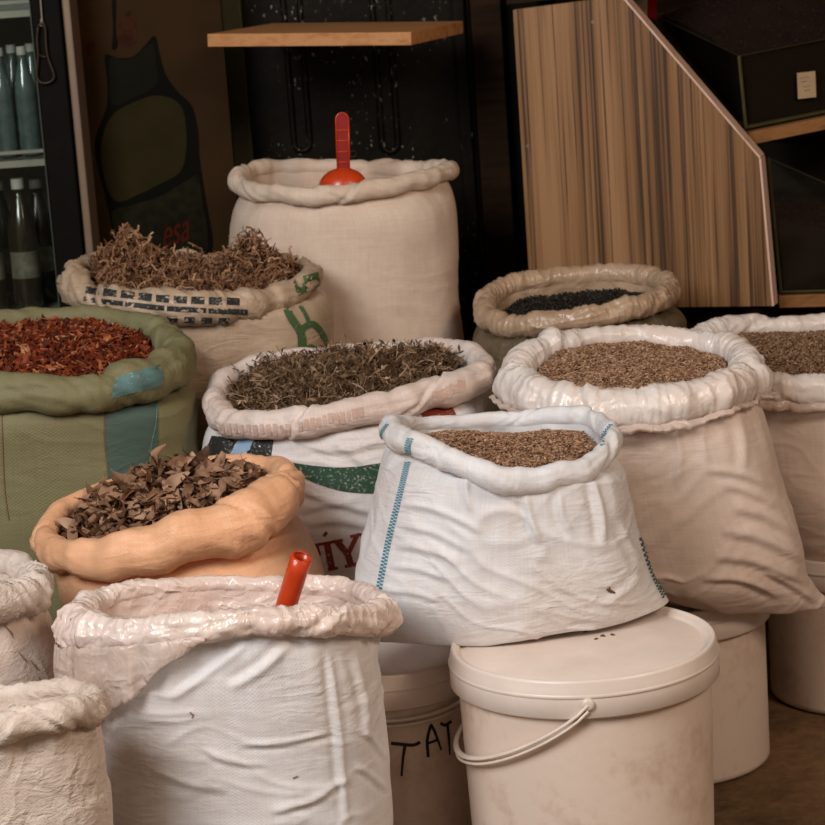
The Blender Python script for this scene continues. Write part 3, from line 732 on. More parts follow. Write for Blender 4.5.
flat('printed_lower_label', [(112, 212), (130, 206), (160, 196), (185, 182), (198, 176), (202, 200), (208, 240), (200, 256), (160, 262), (124, 258), (116, 236)], M['board_low'], 80, 2)
flat('printed_figure', [(127, 12), (134, 14), (137, 26), (136, 40), (130, 47), (122, 46), (118, 36), (119, 22)], M['board_orange'], 40, 1)
flat('printed_spot', [(91, 41), (95, 43), (95, 53), (91, 56), (87, 53), (87, 45)], M['board_orange'], 24, 1)
flat('printed_shade', [(112, 0), (116, 0), (116, 30), (118, 46), (112, 49), (113, 30)], M['board_line'], 30, 1)
def text_mesh(body, px_of):
    cu = bpy.data.curves.new('t', 'FONT'); cu.body = body; cu.size = 1
    ob = bpy.data.objects.new('t', cu); COL.objects.link(ob)
    me = bpy.data.meshes.new_from_object(ob.evaluated_get(bpy.context.evaluated_depsgraph_get()))
    V = [(v.co.x, v.co.y) for v in me.vertices]; Fc = [list(q.vertices) for q in me.polygons]
    bpy.data.objects.remove(ob); bpy.data.curves.remove(cu); bpy.data.meshes.remove(me)
    return [px_of(x, y) for x, y in V], Fc
V, Fc = text_mesh('esa', lambda x, y: (162 + x * 21.5 + y * 3.0, 249 - x * 7.5 - y * 44))
pyd('printed_lettering', np.array([at(x, y, AY - .0026) for x, y in V]), Fc, M['board_red'], ad)

# ================================================================== DISPLAY UNIT (right)
PY, YAW = 4.40, math.radians(20)
p0 = at(772, 306, PY); pn_ = np.array([-math.sin(YAW), -math.cos(YAW), 0]); pb = -pn_ * .034
def pp(x, y): return on_plane(x, y, p0, pn_)
un = empty('spice_display_unit', (at(760, 306, PY)[0], PY + .2, 0), 'wooden display unit with striped veneer side and sloping front edge', 'display unit')
PL = [pp(531, 309), pp(772, 306), pp(759, 158), pp(624, 0), pp(620, -4), pp(513, 10)]
MB().prism(PL, pb).build('side_panel', M['zebra'], un)
eb = pb * 1.06; g = pn_ * .0006
def edge_strip(a, b, out):
    a, b = np.asarray(a), np.asarray(b); o_ = np.asarray(out) * .0035
    MB().hexa([a + g, b + g, b + eb, a + eb, a + g + o_, b + g + o_, b + eb + o_, a + eb + o_]).build('edge_band', M['edge_wood'], un)
dg = PL[2] - PL[3]; dn = np.cross(dg, pb); dn /= np.linalg.norm(dn); dn = dn if dn[0] > 0 else -dn
edge_strip(PL[2], PL[3], dn); edge_strip(PL[3], PL[4], dn)
MB().hexa([pp(500, 6) + pb * 1.2, pp(632, -8) + pb * 1.2, pp(632, -8) + pb * 8, pp(500, 6) + pb * 8, pp(500, -6) + pb * 1.2, pp(632, -20) + pb * 1.2, pp(632, -20) + pb * 8, pp(500, -6) + pb * 8]).build('top_board', M['dark_wood'], un)
rt = np.array([math.cos(YAW), -math.sin(YAW), 0]); edge_strip(PL[1], PL[2], rt)
for x, y in ((744, 179), (593, 22), (528, 146)):
    q = pp(x, y); MB().lathe([(0, .0012), (.0028, .0012), (.0036, 0)], (0, 0, 0), 14)
    r_ = MB(); cc = q + pn_ * .001; w_ = rt
    ring_ = [cc + .0032 * (math.cos(t) * rt + math.sin(t) * np.array([0, 0, 1])) for t in np.linspace(0, 2 * PI, 13)[:-1]]
    MB().prism(ring_, -pn_ * .0012).build('screw', M['silver'], un)
# shelves and base
def slab(name, a, b, back, t_, mat, bev=.001):
    a, b, back = map(np.asarray, (a, b, back)); dz = np.array([0, 0, -t_])
    return MB().hexa([a + dz, b + dz, b + back + dz, a + back + dz, a, b, b + back, a + back]).build(name, mat, un, bevel=bev)
slab('shelf', at(749, 133, 4.48), at(930, 96, 4.62), (-.10, .34, .0), .022, M['strip'])
zb = at(780, 296, 4.46)[2]
slab('shelf', at(779, 296, 4.46), at(930, 292, 4.52), (-.1, .4, 0), .022, M['strip'])
q0 = at(545, 309, PY + .06)
MB().box(q0[0] + .02, 1.15, 4.52, 4.93, 0, p0[2] - .025).build('base_cabinet', M['dark_wood'], un)
MB().box(at(560, 100, 4.90)[0], 1.2, 4.91, 4.94, p0[2] - .02, 2.0).build('back_panel', M['dark_wood'], un)

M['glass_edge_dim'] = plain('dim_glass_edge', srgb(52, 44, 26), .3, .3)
def glass_bin(name, c8, label, group):
    """c8: front bottom left/right, back bottom right/left, then the four top corners"""
    c8 = [np.asarray(q) for q in c8]; ctr = sum(c8) / 8
    root = empty(name, sum(c8[:4]) / 4, label, 'glass bin', group)
    def pane(nm, a, b, c_, d, t_=.004):
        n_ = np.cross(b - a, c_ - a); n_ /= np.linalg.norm(n_); n_ = n_ if n_ @ (ctr - a) > 0 else -n_
        MB().prism([a, b, c_, d], n_ * t_).build(nm, M['glass'], root)
    pane('front_pane', c8[0], c8[1], c8[5], c8[4]); pane('side_pane', c8[3], c8[0], c8[4], c8[7]); pane('side_pane', c8[1], c8[2], c8[6], c8[5]); pane('back_pane', c8[2], c8[3], c8[7], c8[6])
    MB().prism(c8[:4], np.array([0, 0, .004])).build('bottom_pane', M['glass_edge'], root)
    for a, b, r_ in ((0, 4, .0032), (4, 5, .0012), (4, 7, .0012), (0, 1, .0014), (0, 3, .0012)):
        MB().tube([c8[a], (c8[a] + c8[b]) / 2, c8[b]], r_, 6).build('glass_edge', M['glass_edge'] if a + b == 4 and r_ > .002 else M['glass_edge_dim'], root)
    return root
b1 = [at(746, 129, 4.50), at(920, 94, 4.64), at(860, 66, 4.86), at(672, 90, 4.82), at(739, 56, 4.50), at(912, 22, 4.64), at(838, -28, 4.86), at(652, 14, 4.80)]
for k in range(4): b1[k] = b1[k] + np.array([0, 0, .0005])
tray = glass_bin('glass_bin', b1, 'glass bin of dark tea with a small price card on the upper shelf', 'glass bins in the display unit')
cc = [at(797, 73, 4.53), at(813, 71, 4.54), at(813.5, 97, 4.54), at(798, 98, 4.53)]
n_ = np.cross(b1[1] - b1[0], b1[4] - b1[0]); n_ /= np.linalg.norm(n_); n_ = n_ if n_[1] < 0 else -n_
cp = [on_plane(x, y, b1[0] + n_ * .003, n_) for x, y in ((797, 73), (815, 71), (816, 97), (798, 99))]
card = MB().prism(cp, n_ * .0008).build('price_card', M['card'], origin=sum(cp) / 4); props(card, 'small cream price card stuck on the upper glass bin', 'price card')
sq = []
for k, (xx, yy, ww) in enumerate(((800, 78, 9), (801, 82, 6), (803, 87, 7), (804, 91, 6))):
    zz = [(xx + ww * t, yy - 1.2 * t + .9 * math.sin(t * 22 + k)) for t in np.linspace(0, 1, 14)]
    sq.append(MB().tube([on_plane(x, y, b1[0] + n_ * .0042, n_) for x, y in zz], .0004, 4))
mb = MB(); [mb.add(s_.V, s_.F) for s_ in sq]; mb.build('handwriting', M['pencil'], card)
def binfill(c8, frac, mound, label, name, seed, n=5000, size=.004, peak=(.45, .6)):
    c8 = [np.asarray(q) for q in c8]; ctr = sum(c8) / 8
    u = np.linspace(.03, .97, 40); U, V = np.meshgrid(u, u, indexing='ij')
    def S(U, V):
        lo = (c8[0] * ((1 - U) * (1 - V))[..., None] + c8[1] * (U * (1 - V))[..., None] + c8[2] * (U * V)[..., None] + c8[3] * ((1 - U) * V)[..., None])
        hi = (c8[4] * ((1 - U) * (1 - V))[..., None] + c8[5] * (U * (1 - V))[..., None] + c8[6] * (U * V)[..., None] + c8[7] * ((1 - U) * V)[..., None])
        P = lo + (hi - lo) * frac
        P[..., 2] += mound * np.exp(-((U - peak[0]) ** 2 / .12 + (V - peak[1]) ** 2 / .14)) + .006 * pn(P * 22 + seed)
        return P, lo
    G, lo = S(U, V); hp = Heap(); k = 40
    i, j = np.meshgrid(np.arange(k - 1), np.arange(k - 1), indexing='ij')
    hp.add(G.reshape(-1, 3), np.stack([i * k + j, (i + 1) * k + j, (i + 1) * k + j + 1, i * k + j + 1], -1), np.full((k - 1) ** 2, 4), np.full(k * k, .2))
    for ed, eb_ in ((G[:, 0], lo[:, 0]), (G[0, :], lo[0, :]), (G[-1, :], lo[-1, :]), (G[:, -1], lo[:, -1])):
        eb_ = eb_ + np.array([0, 0, .006]); W = np.concatenate([ed, eb_]); q = np.arange(k - 1)
        hp.add(W, np.stack([q, q + 1, q + 1 + k, q + k], -1), np.full(k - 1, 4), np.full(2 * k, .2))
    T, _ = S(RNG.uniform(.03, .97, n), RNG.uniform(.03, .97, n))
    hp.inst(flake(np.random.default_rng(seed)), rotm(RNG.uniform(0, 6, n), RNG.normal(0, .5, n), RNG.normal(0, .5, n)), T, size * RNG.uniform(.6, 1.5, n), RNG.uniform(0, 1, n))
    return hp
binfill(b1, .93, .06, '', '', 3).build('loose_tea', M['tea'], sum(b1[:4]) / 4, 'dark loose tea heaped in the upper glass bin', 'tea')
b2 = [at(781, 293, 4.475), at(925, 289, 4.54), at(900, 268, 4.9), at(756, 272, 4.84), at(768, 158, 4.475), at(925, 226, 4.50), at(880, 150, 4.9), at(744, 140, 4.84)]
tray2 = glass_bin('glass_bin', b2, 'lower glass bin with sloping glass top at the right edge', 'glass bins in the display unit')
binfill(b2, .55, .02, '', '', 8, 4000, .006).build('loose_spice', M['lowspice'], sum(b2[:4]) / 4, 'dark red loose spice in the lower glass bin', 'spice')
# red carton behind the sloping edge
rc = [at(628, 12, 4.78), at(657, 20, 4.72), at(657, -60, 4.72), at(628, -66, 4.78)]
ct_ = empty('red_carton', rc[0], 'red and beige carton behind the sloping panel edge at top', 'carton')
MB().prism(rc, np.array([-.01, .055, 0])).build('carton_box', M['red_dark'], ct_)
nn_ = np.cross(rc[1] - rc[0], rc[2] - rc[0]); nn_ /= np.linalg.norm(nn_); nn_ = nn_ if nn_[1] < 0 else -nn_
MB().prism([on_plane(x, y, rc[0] + nn_ * .0006, nn_) for x, y in ((634, 20), (647, 25), (647, -50), (634, -52))], nn_ * .0005).build('pale_panel', M['card'], ct_)

# ================================================================== BUCKETS
def bucket(px, Y, zt, R, label, grp='white plastic buckets with lids', taper=.9, bail=None):
    x = at_z(px, zt, Y)[0]
    c_ = (x, Y, 0.0)
    root = empty('plastic_bucket', c_, label, 'bucket', grp)
    hb = zt - .012
    prof = [(0, .001), (R * taper * .96, .001), (R * taper, .006), (R * taper, .012)] + [(R * (taper + (.955 - taper) * t), .012 + (hb - .03) * t) for t in np.linspace(.05, 1, 30)] + [(R * .955, hb), (0, hb)]
    n = 120; prof2 = prof
    G = np.array([[(c_[0] + r_ * math.cos(2 * PI * q / n), c_[1] + r_ * math.sin(2 * PI * q / n), z_) for q in range(n)] for r_, z_ in prof2])
    tub = grid_obj('tub', G, M['tub'], root)
    lh = .050
    lp = [(R * .958, zt - lh + .004), (R * 1.0, zt - lh), (R * 1.012, zt - lh + .002), (R * 1.010, zt - .016), (R * .998, zt - .012), (R * .994, zt - .004), (R * .985, zt - .0005), (R * .975, zt), (R * .955, zt - .001), (R * .945, zt - .004), (R * .935, zt - .003), (R * .925, zt - .008), (R * .9, zt - .0085), (R * .88, zt - .007), (R * .5, zt - .0065), (0, zt - .0062)]
    MB().lathe(lp, c_, 120).build('lid', M['lid'], root, True)
    rb = MB().lathe([(R * 1.009, zt - .0235), (R * 1.0165, zt - .0225), (R * 1.0165, zt - .0195), (R * 1.008, zt - .0175)], c_, 120); rb.build('lid_rim', M['lid'], root, True)
    if bail:
        a0, a1, z0, drop, rad = bail
        pts = []
        for t in np.linspace(0, 1, 40):
            a = a0 + (a1 - a0) * t; s = math.sin(PI * t)
            rr = R * (1.03 + (rad - 1.03) * s ** .6)
            pts.append((c_[0] + rr * math.cos(a), c_[1] + rr * math.sin(a), zt - z0 - drop * s ** .8))
        mb = MB(); mb.tube(pts, .0042, 8, flat=.55); mb.tube([(p_[0], p_[1], p_[2] - .008) for p_ in pts], .0022, 6)
        h = mb.build('handle', M['bail'], root, True)
        for e in (pts[0], pts[-1]):
            d = np.array(e) - np.array([c_[0], c_[1], e[2]]); d /= np.linalg.norm(d)
            MB().tube([np.array(e) - d * R * .06, np.array(e) - d * .001, np.array(e) + d * .001, np.array(e) + d * .0018], [.0085, .0085, .0075, .004], 16).build('handle_pivot', M['bail'], root, True)
    return root, G, c_
D_ = math.radians
b_front = bucket(582.5, 3.15, .381, .1755, 'large white bucket with lid and hanging handle, under the blue striped sack', bail=(D_(-93), D_(-267), .03, .105, 1.0))
b_tat = bucket(388, 3.33, .325, .108, 'white bucket marked TAT in black between front sack and large bucket', taper=.92, bail=(D_(-185), D_(5), .055, .008, 1.0))
b_back = bucket(665, 3.72, .280, .158, 'white bucket under the bulging sack, behind the large handled bucket', taper=.95, bail=(D_(-150), D_(-350), .02, .02, 1.03))
b_right = bucket(858, 3.98, .262, .160, 'shaded white bucket cut by the right edge of the photo', taper=.95)
def strokes_on(b, name, lst, mat):
    root, G, _ = b
    decal(name, G[3:34], lst, mat, root, lift=.0008)
strokes_on(b_tat, 'marker_lettering', [stroke([(391, 743), (400, 744), (413, 745), (420, 742)], 3.3), stroke([(405, 745), (403, 758), (401.5, 776)], [3.36, 2.8, 2.24]),
    stroke([(428, 757), (427, 740), (430, 727), (432, 724.5)], 3.08), stroke([(431, 725), (435, 733), (441, 750)], [3.08, 2.8, 1.96]), stroke([(428, 743), (434, 741), (438, 738.5)], 2.52),
    stroke([(440, 723), (445, 725), (451, 721)], 3.08), stroke([(447, 724), (448.5, 738), (449.5, 755)], [2.8, 2.52, 1.4])], M['marker'])

# ================================================================== SACKS
M['pp_rim'] = woven('rosy_rim_cloth', srgb(226, 210, 200), srgb(206, 176, 160), dirt=.7, crease=.004, cs=16)
PL_F = [([(524, 492), (531, 520), (540, 546)], .007, 5), ([(592, 480), (600, 510), (604, 545)], .007, 5), ([(467, 476), (466, 492), (470, 512)], .005, 4), ([(486, 478), (506, 492), (522, 506)], .004, 4),
    ([(398, 503), (440, 512), (486, 534)], .0045, 4.5), ([(394, 524), (430, 533), (470, 552)], .004, 4.5), ([(391, 545), (430, 552), (462, 566)], .004, 4.5), ([(386, 566), (420, 571), (450, 582)], .0035, 4), ([(382, 590), (415, 594), (440, 602)], .003, 4),
    ([(560, 492), (562, 515), (575, 540)], .004, 5), ([(618, 520), (630, 545), (640, 560)], .004, 5), ([(375, 500), (372, 530), (362, 560)], .003, 4), ([(640, 575), (625, 590), (600, 605)], .003, 5)]
PL_G = [([(734, 508), (765, 516), (794, 534)], .007, 6), ([(720, 530), (765, 540), (800, 560)], .007, 6), ([(712, 556), (755, 562), (806, 584)], .006, 6), ([(700, 578), (740, 580), (780, 596)], .005, 5), ([(726, 486), (750, 492), (782, 508)], .005, 5), ([(705, 470), (740, 474), (772, 486)], .004, 5),
    ([(672, 420), (680, 450), (676, 490)], .004, 6), ([(735, 410), (742, 440), (744, 470)], .004, 6), ([(705, 416), (702, 440), (708, 462)], .003, 5), ([(765, 572), (790, 585), (815, 602)], .005, 4)]
PL_J = [([(328, 650), (334, 700), (340, 760), (346, 825)], .005, 5), ([(238, 746), (285, 742), (334, 730)], .004, 4), ([(270, 812), (310, 800), (346, 778)], .004, 4), ([(290, 642), (262, 668), (228, 690)], .006, 6), ([(250, 640), (215, 668), (170, 700)], .005, 6), ([(352, 650), (362, 690), (366, 740)], .004, 5),
    ([(200, 750), (230, 762), (270, 766)], .003, 4), ([(150, 770), (190, 785), (230, 790)], .003, 5), ([(355, 730), (372, 740), (388, 760)], .003, 4), ([(352, 765), (370, 775), (390, 792)], .003, 4)]
PL_D = [([(300, 510), (335, 504), (378, 514)], .005, 5), ([(306, 524), (340, 520), (372, 528)], .004, 5), ([(310, 446), (340, 450), (392, 440)], .004, 5), ([(330, 440), (350, 452), (372, 470)], .004, 6), ([(300, 490), (330, 500), (360, 500)], .004, 5)]
# back row
S_a = sack('woven_sack', 'tall white sack at the back holding a red scoop', [(450, 170), (425, 170), (345, 167), (270, 168), (238, 181), (268, 193), (330, 195), (408, 183)], 4.36, .155,
    [(233, 214, 455, 206), (229, 255, 458, 250), (232, 300, 459, 296), ('z', 246, 470, .45), ('z', 250, 480, .12), ('z', 262, 478, 0)], [10, 11, 8, 9, 11, 9, 9, 10], (M['pp_cream'], M['pp_cream'], M['pp_cream']), deep=.16, seed=1, body_amp=.6, gather=.002, ngather=9, fold=.25)
S_b = sack('woven_sack', 'see-through white sack of dried roots with black and green print', [(312, 278), (290, 268), (200, 262), (105, 262), (74, 280), (108, 302), (195, 309), (268, 300)], 4.08, .14,
    [(70, 306, 326, 300), (66, 340, 332, 340), (72, 390, 334, 380), ('z', 90, 340, .35), ('z', 96, 340, 0)], [13, 12, 11, 13, 16, 17, 17, 15], (M['pp_clear'], M['pp_clear'], M['pp_clear']), deep=.1, seed=2)
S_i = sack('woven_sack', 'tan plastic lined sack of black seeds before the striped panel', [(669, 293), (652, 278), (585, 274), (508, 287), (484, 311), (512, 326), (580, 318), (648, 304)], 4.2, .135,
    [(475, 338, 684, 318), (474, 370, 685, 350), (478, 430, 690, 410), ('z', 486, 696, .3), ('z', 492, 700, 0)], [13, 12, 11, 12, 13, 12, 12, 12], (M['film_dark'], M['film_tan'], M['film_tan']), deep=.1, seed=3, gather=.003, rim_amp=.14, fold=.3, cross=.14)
S_h = sack('woven_sack', 'white sack of brown seed cut by the right edge', [(945, 330), (905, 314), (815, 326), (725, 330), (690, 350), (728, 380), (815, 391), (900, 380)], 3.97, .15,
    [(705, 408, 940, 398), (712, 450, 945, 440), (730, 500, 948, 500), (762, 548, 940, 538, .12), ('z', 782, 930, .272, .10)], [17, 14, 12, 14, 17, 18, 17, 17], (M['pp_rose'], M['film_white'], M['film_white'], M['skirt']), deep=.08, seed=4, rim_amp=.14, fold=.3, cross=.09, apron=[4, -3, -3, -3, 4, 8, 9, 7])
# middle row
S_c = sack('woven_sack', 'green woven sack of red chilli flakes at the left edge', [(178, 356), (140, 326), (55, 318), (-35, 330), (-80, 360), (-45, 388), (52, 394), (140, 384)], 3.76, .155,
    [(-85, 410, 196, 396), (-88, 450, 199, 436), (-80, 520, 203, 500), ('z', -60, 214, .2), ('z', -50, 216, 0)], [20, 15, 12, 14, 18, 19, 20, 22], (M['pp_green'], M['pp_green'], M['pp_green']), deep=.06, seed=5, gather=.002, ngather=8, body_amp=.7, fold=.3)
S_d = sack('woven_sack', 'white sack of dried herb stems printed with green band and red letters', [(484, 372), (454, 350), (385, 351), (262, 364), (214, 400), (242, 424), (320, 421), (425, 396)], 3.74, .155,
    [(208, 438, 484, 406), (206, 480, 488, 456), (212, 540, 492, 520), (222, 600, 490, 590), ('z', 246, 500, 0)], [15, 12, 10, 11, 15, 15, 15, 16], (M['pp_white2'], M['pp_rim'], M['film_white']), deep=.07, seed=6, rim_amp=.16, fold=.3, pleats=PL_D)
S_g = sack('woven_sack', 'bulging white sack with plastic rolled rim, filled with cumin, on bucket', [(748, 374), (722, 348), (632, 336), (548, 346), (515, 380), (545, 400), (634, 411), (722, 394)], 3.66, .155,
    [(515, 428, 757, 402), (508, 470, 776, 456), (520, 540, 798, 540, .15), (560, 566, 806, 575, .13, -.01, 1.8), (600, 584, 828, 606, .10, -.01, 1.15), (630, 590, 796, 599, .085, -.01, 1.6)], [22, 16, 13, 16, 21, 22, 23, 23], (M['pp_rose'], M['film_white'], M['film_white'], M['skirt']), deep=.06, seed=7, wr=(.007, 7, 24, -.5), rim_amp=.14, fold=.3, cross=.09, apron=[3, -3, -3, -3, 3, 8, 9, 6], pleats=PL_G)
S_e = sack('woven_sack', 'orange sack of dry leaves in front of the green sack', [(287, 490), (272, 468), (200, 466), (95, 492), (44, 534), (78, 560), (165, 545), (255, 512)], 3.44, .15,
    [(60, 590, 306, 534), (62, 630, 325, 584), (70, 700, 318, 660), ('z', 84, 312, .1), ('z', 90, 310, 0)], [20, 14, 9, 9, 16, 20, 28, 29], (M['pp_orange'], M['pp_orange'], M['pp_orange']), deep=.06, seed=8, gather=.003, ngather=7, fold=.35, twist=2, rim_amp=.13, pleats=[([(212, 560), (260, 545), (302, 530)], .006, 6)])
S_f = sack('woven_sack', 'white sack with blue woven stripes, leaning on the front bucket lid', [(611, 440), (584, 418), (500, 420), (425, 424), (391, 430), (428, 450), (506, 480), (582, 470)], 3.27, .125,
    [(381, 462, 623, 470, .125), (365, 524, 637, 524, .13), (353, 590, 652, 570, .125, 0, 2.2), (358, 634, 670, 601, .105, -.01, 1.6), (400, 634, 648, 604, .085, -.01, 2)], [12, 11, 9, 9, 13, 13, 14, 14], (M['pp_white'], M['pp_white'], M['pp_white']), deep=.07, seed=9, wr=(.007, 6, 24, .55), gather=.005, ngather=11, rim_amp=.16, fold=.3, pleats=PL_F)
# front row
S_j = sack('woven_sack', 'big white sack with crumpled plastic liner and red scoop handle, front row', [(384, 616), (345, 590), (232, 584), (118, 594), (78, 630), (118, 634), (232, 622), (336, 619)], 3.03, .135,
    [(88, 662, 378, 656), (98, 710, 384, 704), (106, 770, 389, 764), (110, 840, 393, 835), ('z', 116, 395, 0)], [18, 13, 10, 12, 26, 18, 15, 17], (M['pp_white2'], M['film_pink'], M['film_pink'], M['skirt']), deep=.12, seed=10, rim_amp=.16, wr=(.006, 5, 30, .1), gather=.004, ngather=13, fold=.3, cross=.12, apron=[-30, -30, -30, -20, 56, 62, -8, -12], pleats=PL_J)
S_k = sack('woven_sack', 'dirty white sack at the left edge behind the frontmost bag', [(36, 586), (10, 566), (-75, 560), (-160, 568), (-190, 590), (-150, 606), (-75, 605), (10, 600)], 3.14, .13,
    [(-185, 630, 48, 622), (-190, 680, 66, 668), (-188, 760, 74, 740), ('z', -180, 74, 0)], [19, 16, 14, 14, 18, 20, 22, 21], (M['pp_dirty'], M['pp_dirty'], M['pp_dirty']), deep=.05, seed=11, body_amp=1.3)
S_l = sack('woven_sack', 'worn white bag with twisted folded top, frontmost at lower left', [(98, 707), (70, 690), (-40, 700), (-140, 716), (-170, 738), (-130, 748), (-40, 734), (62, 712)], 2.78, .10,
    [(-165, 770, 104, 738), (-168, 810, 112, 776), (-165, 850, 119, 825), ('z', -150, 124, 0)], [15, 13, 12, 13, 15, 17, 17, 17], (M['pp_old'], M['pp_old'], M['pp_old']), deep=.05, seed=12, body_amp=1.2, rim_amp=.22, gather=.006, ngather=15, twist=9)

M['stain'] = plain('light_brown_stain', srgb(150, 120, 96), .8)
M['rust_thread'] = plain('rust_thread', srgb(120, 84, 54), .7)
# ---- printing on the sacks
def dashes(path, n, wd, dl=.55, cols=2, jit=.25):
    P = cr_open(np.array(path, float), n * 2 + 1); out = []
    for k in range(n):
        a, b = P[2 * k], P[2 * k] + (P[2 * k + 1] - P[2 * k]) * (2 * dl); t = b - a; t = t / (np.linalg.norm(t) + 1e-9); nn = np.array([-t[1], t[0]])
        for q in range(cols):
            o_ = (q - (cols - 1) / 2) * wd * 1.05; sh = (P[2 * k + 1] - P[2 * k]) * (q % 2)
            out.append(stroke([a + nn * o_ + sh, b + nn * o_ + sh], wd, 3, 1))
    return out
decal('woven_stripe', S_f['Gb'], dashes([(408, 462), (400, 495), (389, 540), (379, 590)], 44, 2.9, .62), M['blue_thread'], S_f['body'])
decal('woven_stripe', S_f['Gr'], dashes([(411, 438), (408, 446), (409, 455)], 8, 2.9, .62), M['blue_thread'], S_f['rim'])
decal('woven_stripe', S_f['Gr'], dashes([(388, 424), (382, 432), (380, 441)], 9, 1.6, .6), M['blue_thread'], S_f['rim'])
decal('woven_stripe', S_f['Gr'], dashes([(611, 424), (604, 434), (602, 446)], 9, 1.6, .6), M['blue_thread'], S_f['rim'])
decal('edge_stitching', S_f['Gb'], dashes([(640, 535), (648, 562), (656, 582), (664, 597)], 16, 2.0, .6, 2), M['bluegreen_thread'], S_f['body'])
decal('stain', S_f['Gb'], [stroke([(606, 589), (610, 591), (615, 593)], [1, 4, 1.5], 6), stroke([(609, 587), (610, 591)], 1.5, 3)], M['brown_dk'], S_f['body'])
decal('printed_band', S_d['Gb'], [ribbon([(290, 462), (320, 466), (350, 467), (392, 461)], [(296, 474), (318, 484), (348, 492), (392, 494)], 30, 6)], M['ink_green'], S_d['body'])
def serif(lines):
    out = []
    for a, b, w in lines: w *= 1.3; out.append(stroke([a, ((a[0] + b[0]) / 2, (a[1] + b[1]) / 2), b], w, 5, 2))
    return out
decal('printed_lettering', S_d['Gb'], serif([((327, 543), (332, 568), 5.2), ((321, 544), (334, 541.5), 2.2), ((328, 569.5), (338, 567.5), 2.4), ((324, 536), (327, 532), 2.6),
    ((337, 541), (347, 553), 5), ((357, 535), (348, 554), 3.6), ((347.5, 553), (351, 565), 5), ((333, 541.5), (343, 540), 2.2), ((350, 536.5), (360, 534), 2.2), ((345, 566.5), (357, 563.5), 2.4),
    ((363, 533), (366, 545), 5), ((359, 535), (371, 531.5), 2.2), ((366, 545), (369, 556), 5), ((316, 546), (319, 556), 4), ((312, 545.5), (321, 544), 2.2)]), M['ink_red'], S_d['body'])
decal('printed_motif', S_d['Gb'], [ribbon([(212, 436), (224, 437), (239, 438)], [(204, 458), (216, 458), (229, 456)], 10, 4)], M['ink_black'], S_d['body'])
decal('printed_motif', S_d['Gb'], [ribbon([(240, 438), (248, 439), (254, 440)], [(230, 456), (242, 453), (250, 450)], 8, 4)], M['ink_sky'], S_d['body'])
decal('printed_motif', S_d['Gb'], [ribbon([(255, 440), (264, 440), (274, 439)], [(246, 454), (256, 458), (271, 458)], 8, 4)], M['ink_black'], S_d['body'])
decal('printed_emblem', S_d['Gb'], [ribbon([(420, 412), (432, 408), (450, 403)], [(424, 420), (438, 420), (456, 415)], 10, 4)], M['ink_red'], S_d['body'])
rs = np.random.default_rng(2)
for k, (a, b) in enumerate((((222, 428), (288, 428)), ((300, 424), (360, 412)), ((434, 396), (462, 384)))):
    decal('faint_print', S_d['Gr'], [stroke([(x, y - 5 + 3 * rs.random()), (x + 1, y + 5 + 3 * rs.random())], 2.5 + 3 * rs.random(), 4, 1) for x, y in zip(np.linspace(a[0], b[0], 11), np.linspace(a[1], b[1], 11))], M['ink_faint'], S_d['rim'])
# root sack: black blocks and the green curl
def blocks(A, B, n, gap=.35, h=6):
    A, B = np.array(A, float), np.array(B, float); P = cr_open(np.array([A, (A + B) / 2 + [0, 3], B]), n + 1); o_ = []
    for k in range(n):
        a, b = P[k], P[k] + (P[k + 1] - P[k]) * (1 - gap); o_.append(stroke([a, (a + b) / 2, b], h, 5, 2))
    return o_
decal('printed_blocks', S_b['Gr'], blocks((86, 290), (244, 302), 9, .25, 7) + blocks((84, 299), (250, 312), 4, .06, 5) + blocks((98, 310), (236, 321), 8, .4, 6), M['ink_black'], S_b['rim'])
decal('printed_patch', S_b['Gr'], [ribbon([(292, 280), (304, 276), (318, 272)], [(298, 296), (308, 292), (320, 288)], 10, 5)], M['ink_olive'], S_b['rim'])
decal('printed_curl', S_b['Gb'], [stroke([(285, 306), (291, 318), (300, 332), (302, 346), (300, 358)], [7, 8, 8, 9, 10], 16, 3), stroke([(300, 330), (312, 324), (322, 334), (328, 350), (330, 360)], [7, 7, 6, 5, 5], 16, 3), stroke([(303, 352), (310, 346), (316, 350), (318, 358)], [4, 4, 4, 4], 10, 2), stroke([(300, 306), (306, 316), (310, 326)], [4, 4, 4], 8, 2)], M['ink_olive'], S_b['body'])
decal('printed_edge', S_b['Gr'], [stroke([(61, 262), (58, 272), (58, 284)], 3, 8, 2)], M['ink_olive'], S_b['rim'])
# green sack: teal band, threads
decal('woven_band', S_c['Gb'], [ribbon([(104, 412), (104, 440), (108, 480)], [(158, 402), (158, 440), (158, 480)], 24, 10)], M['teal_band'], S_c['body'], lift=.0008)
decal('woven_band', S_c['Gr'], [ribbon([(116, 378), (113, 388), (112, 398)], [(160, 364), (163, 374), (162, 386)], 18, 12)], M['teal_light'], S_c['rim'], lift=.0009)
decal('woven_thread', S_c['Gb'], [stroke([(157, 405), (155, 425), (151, 445), (149, 468)], 1.4, 30, 1)], M['teal_light'], S_c['body'], lift=.0016)
decal('woven_thread', S_c['Gb'], [stroke([(2, 415), (3, 450), (5, 490), (9, 520)], .9, 30, 1)], M['rust_thread'], S_c['body'], lift=.0016)
decal('woven_thread', S_c['Gb'], [stroke([(105, 412), (105, 440), (109, 480)], .9, 30, 1)], M['rust_thread'], S_c['body'], lift=.0016)
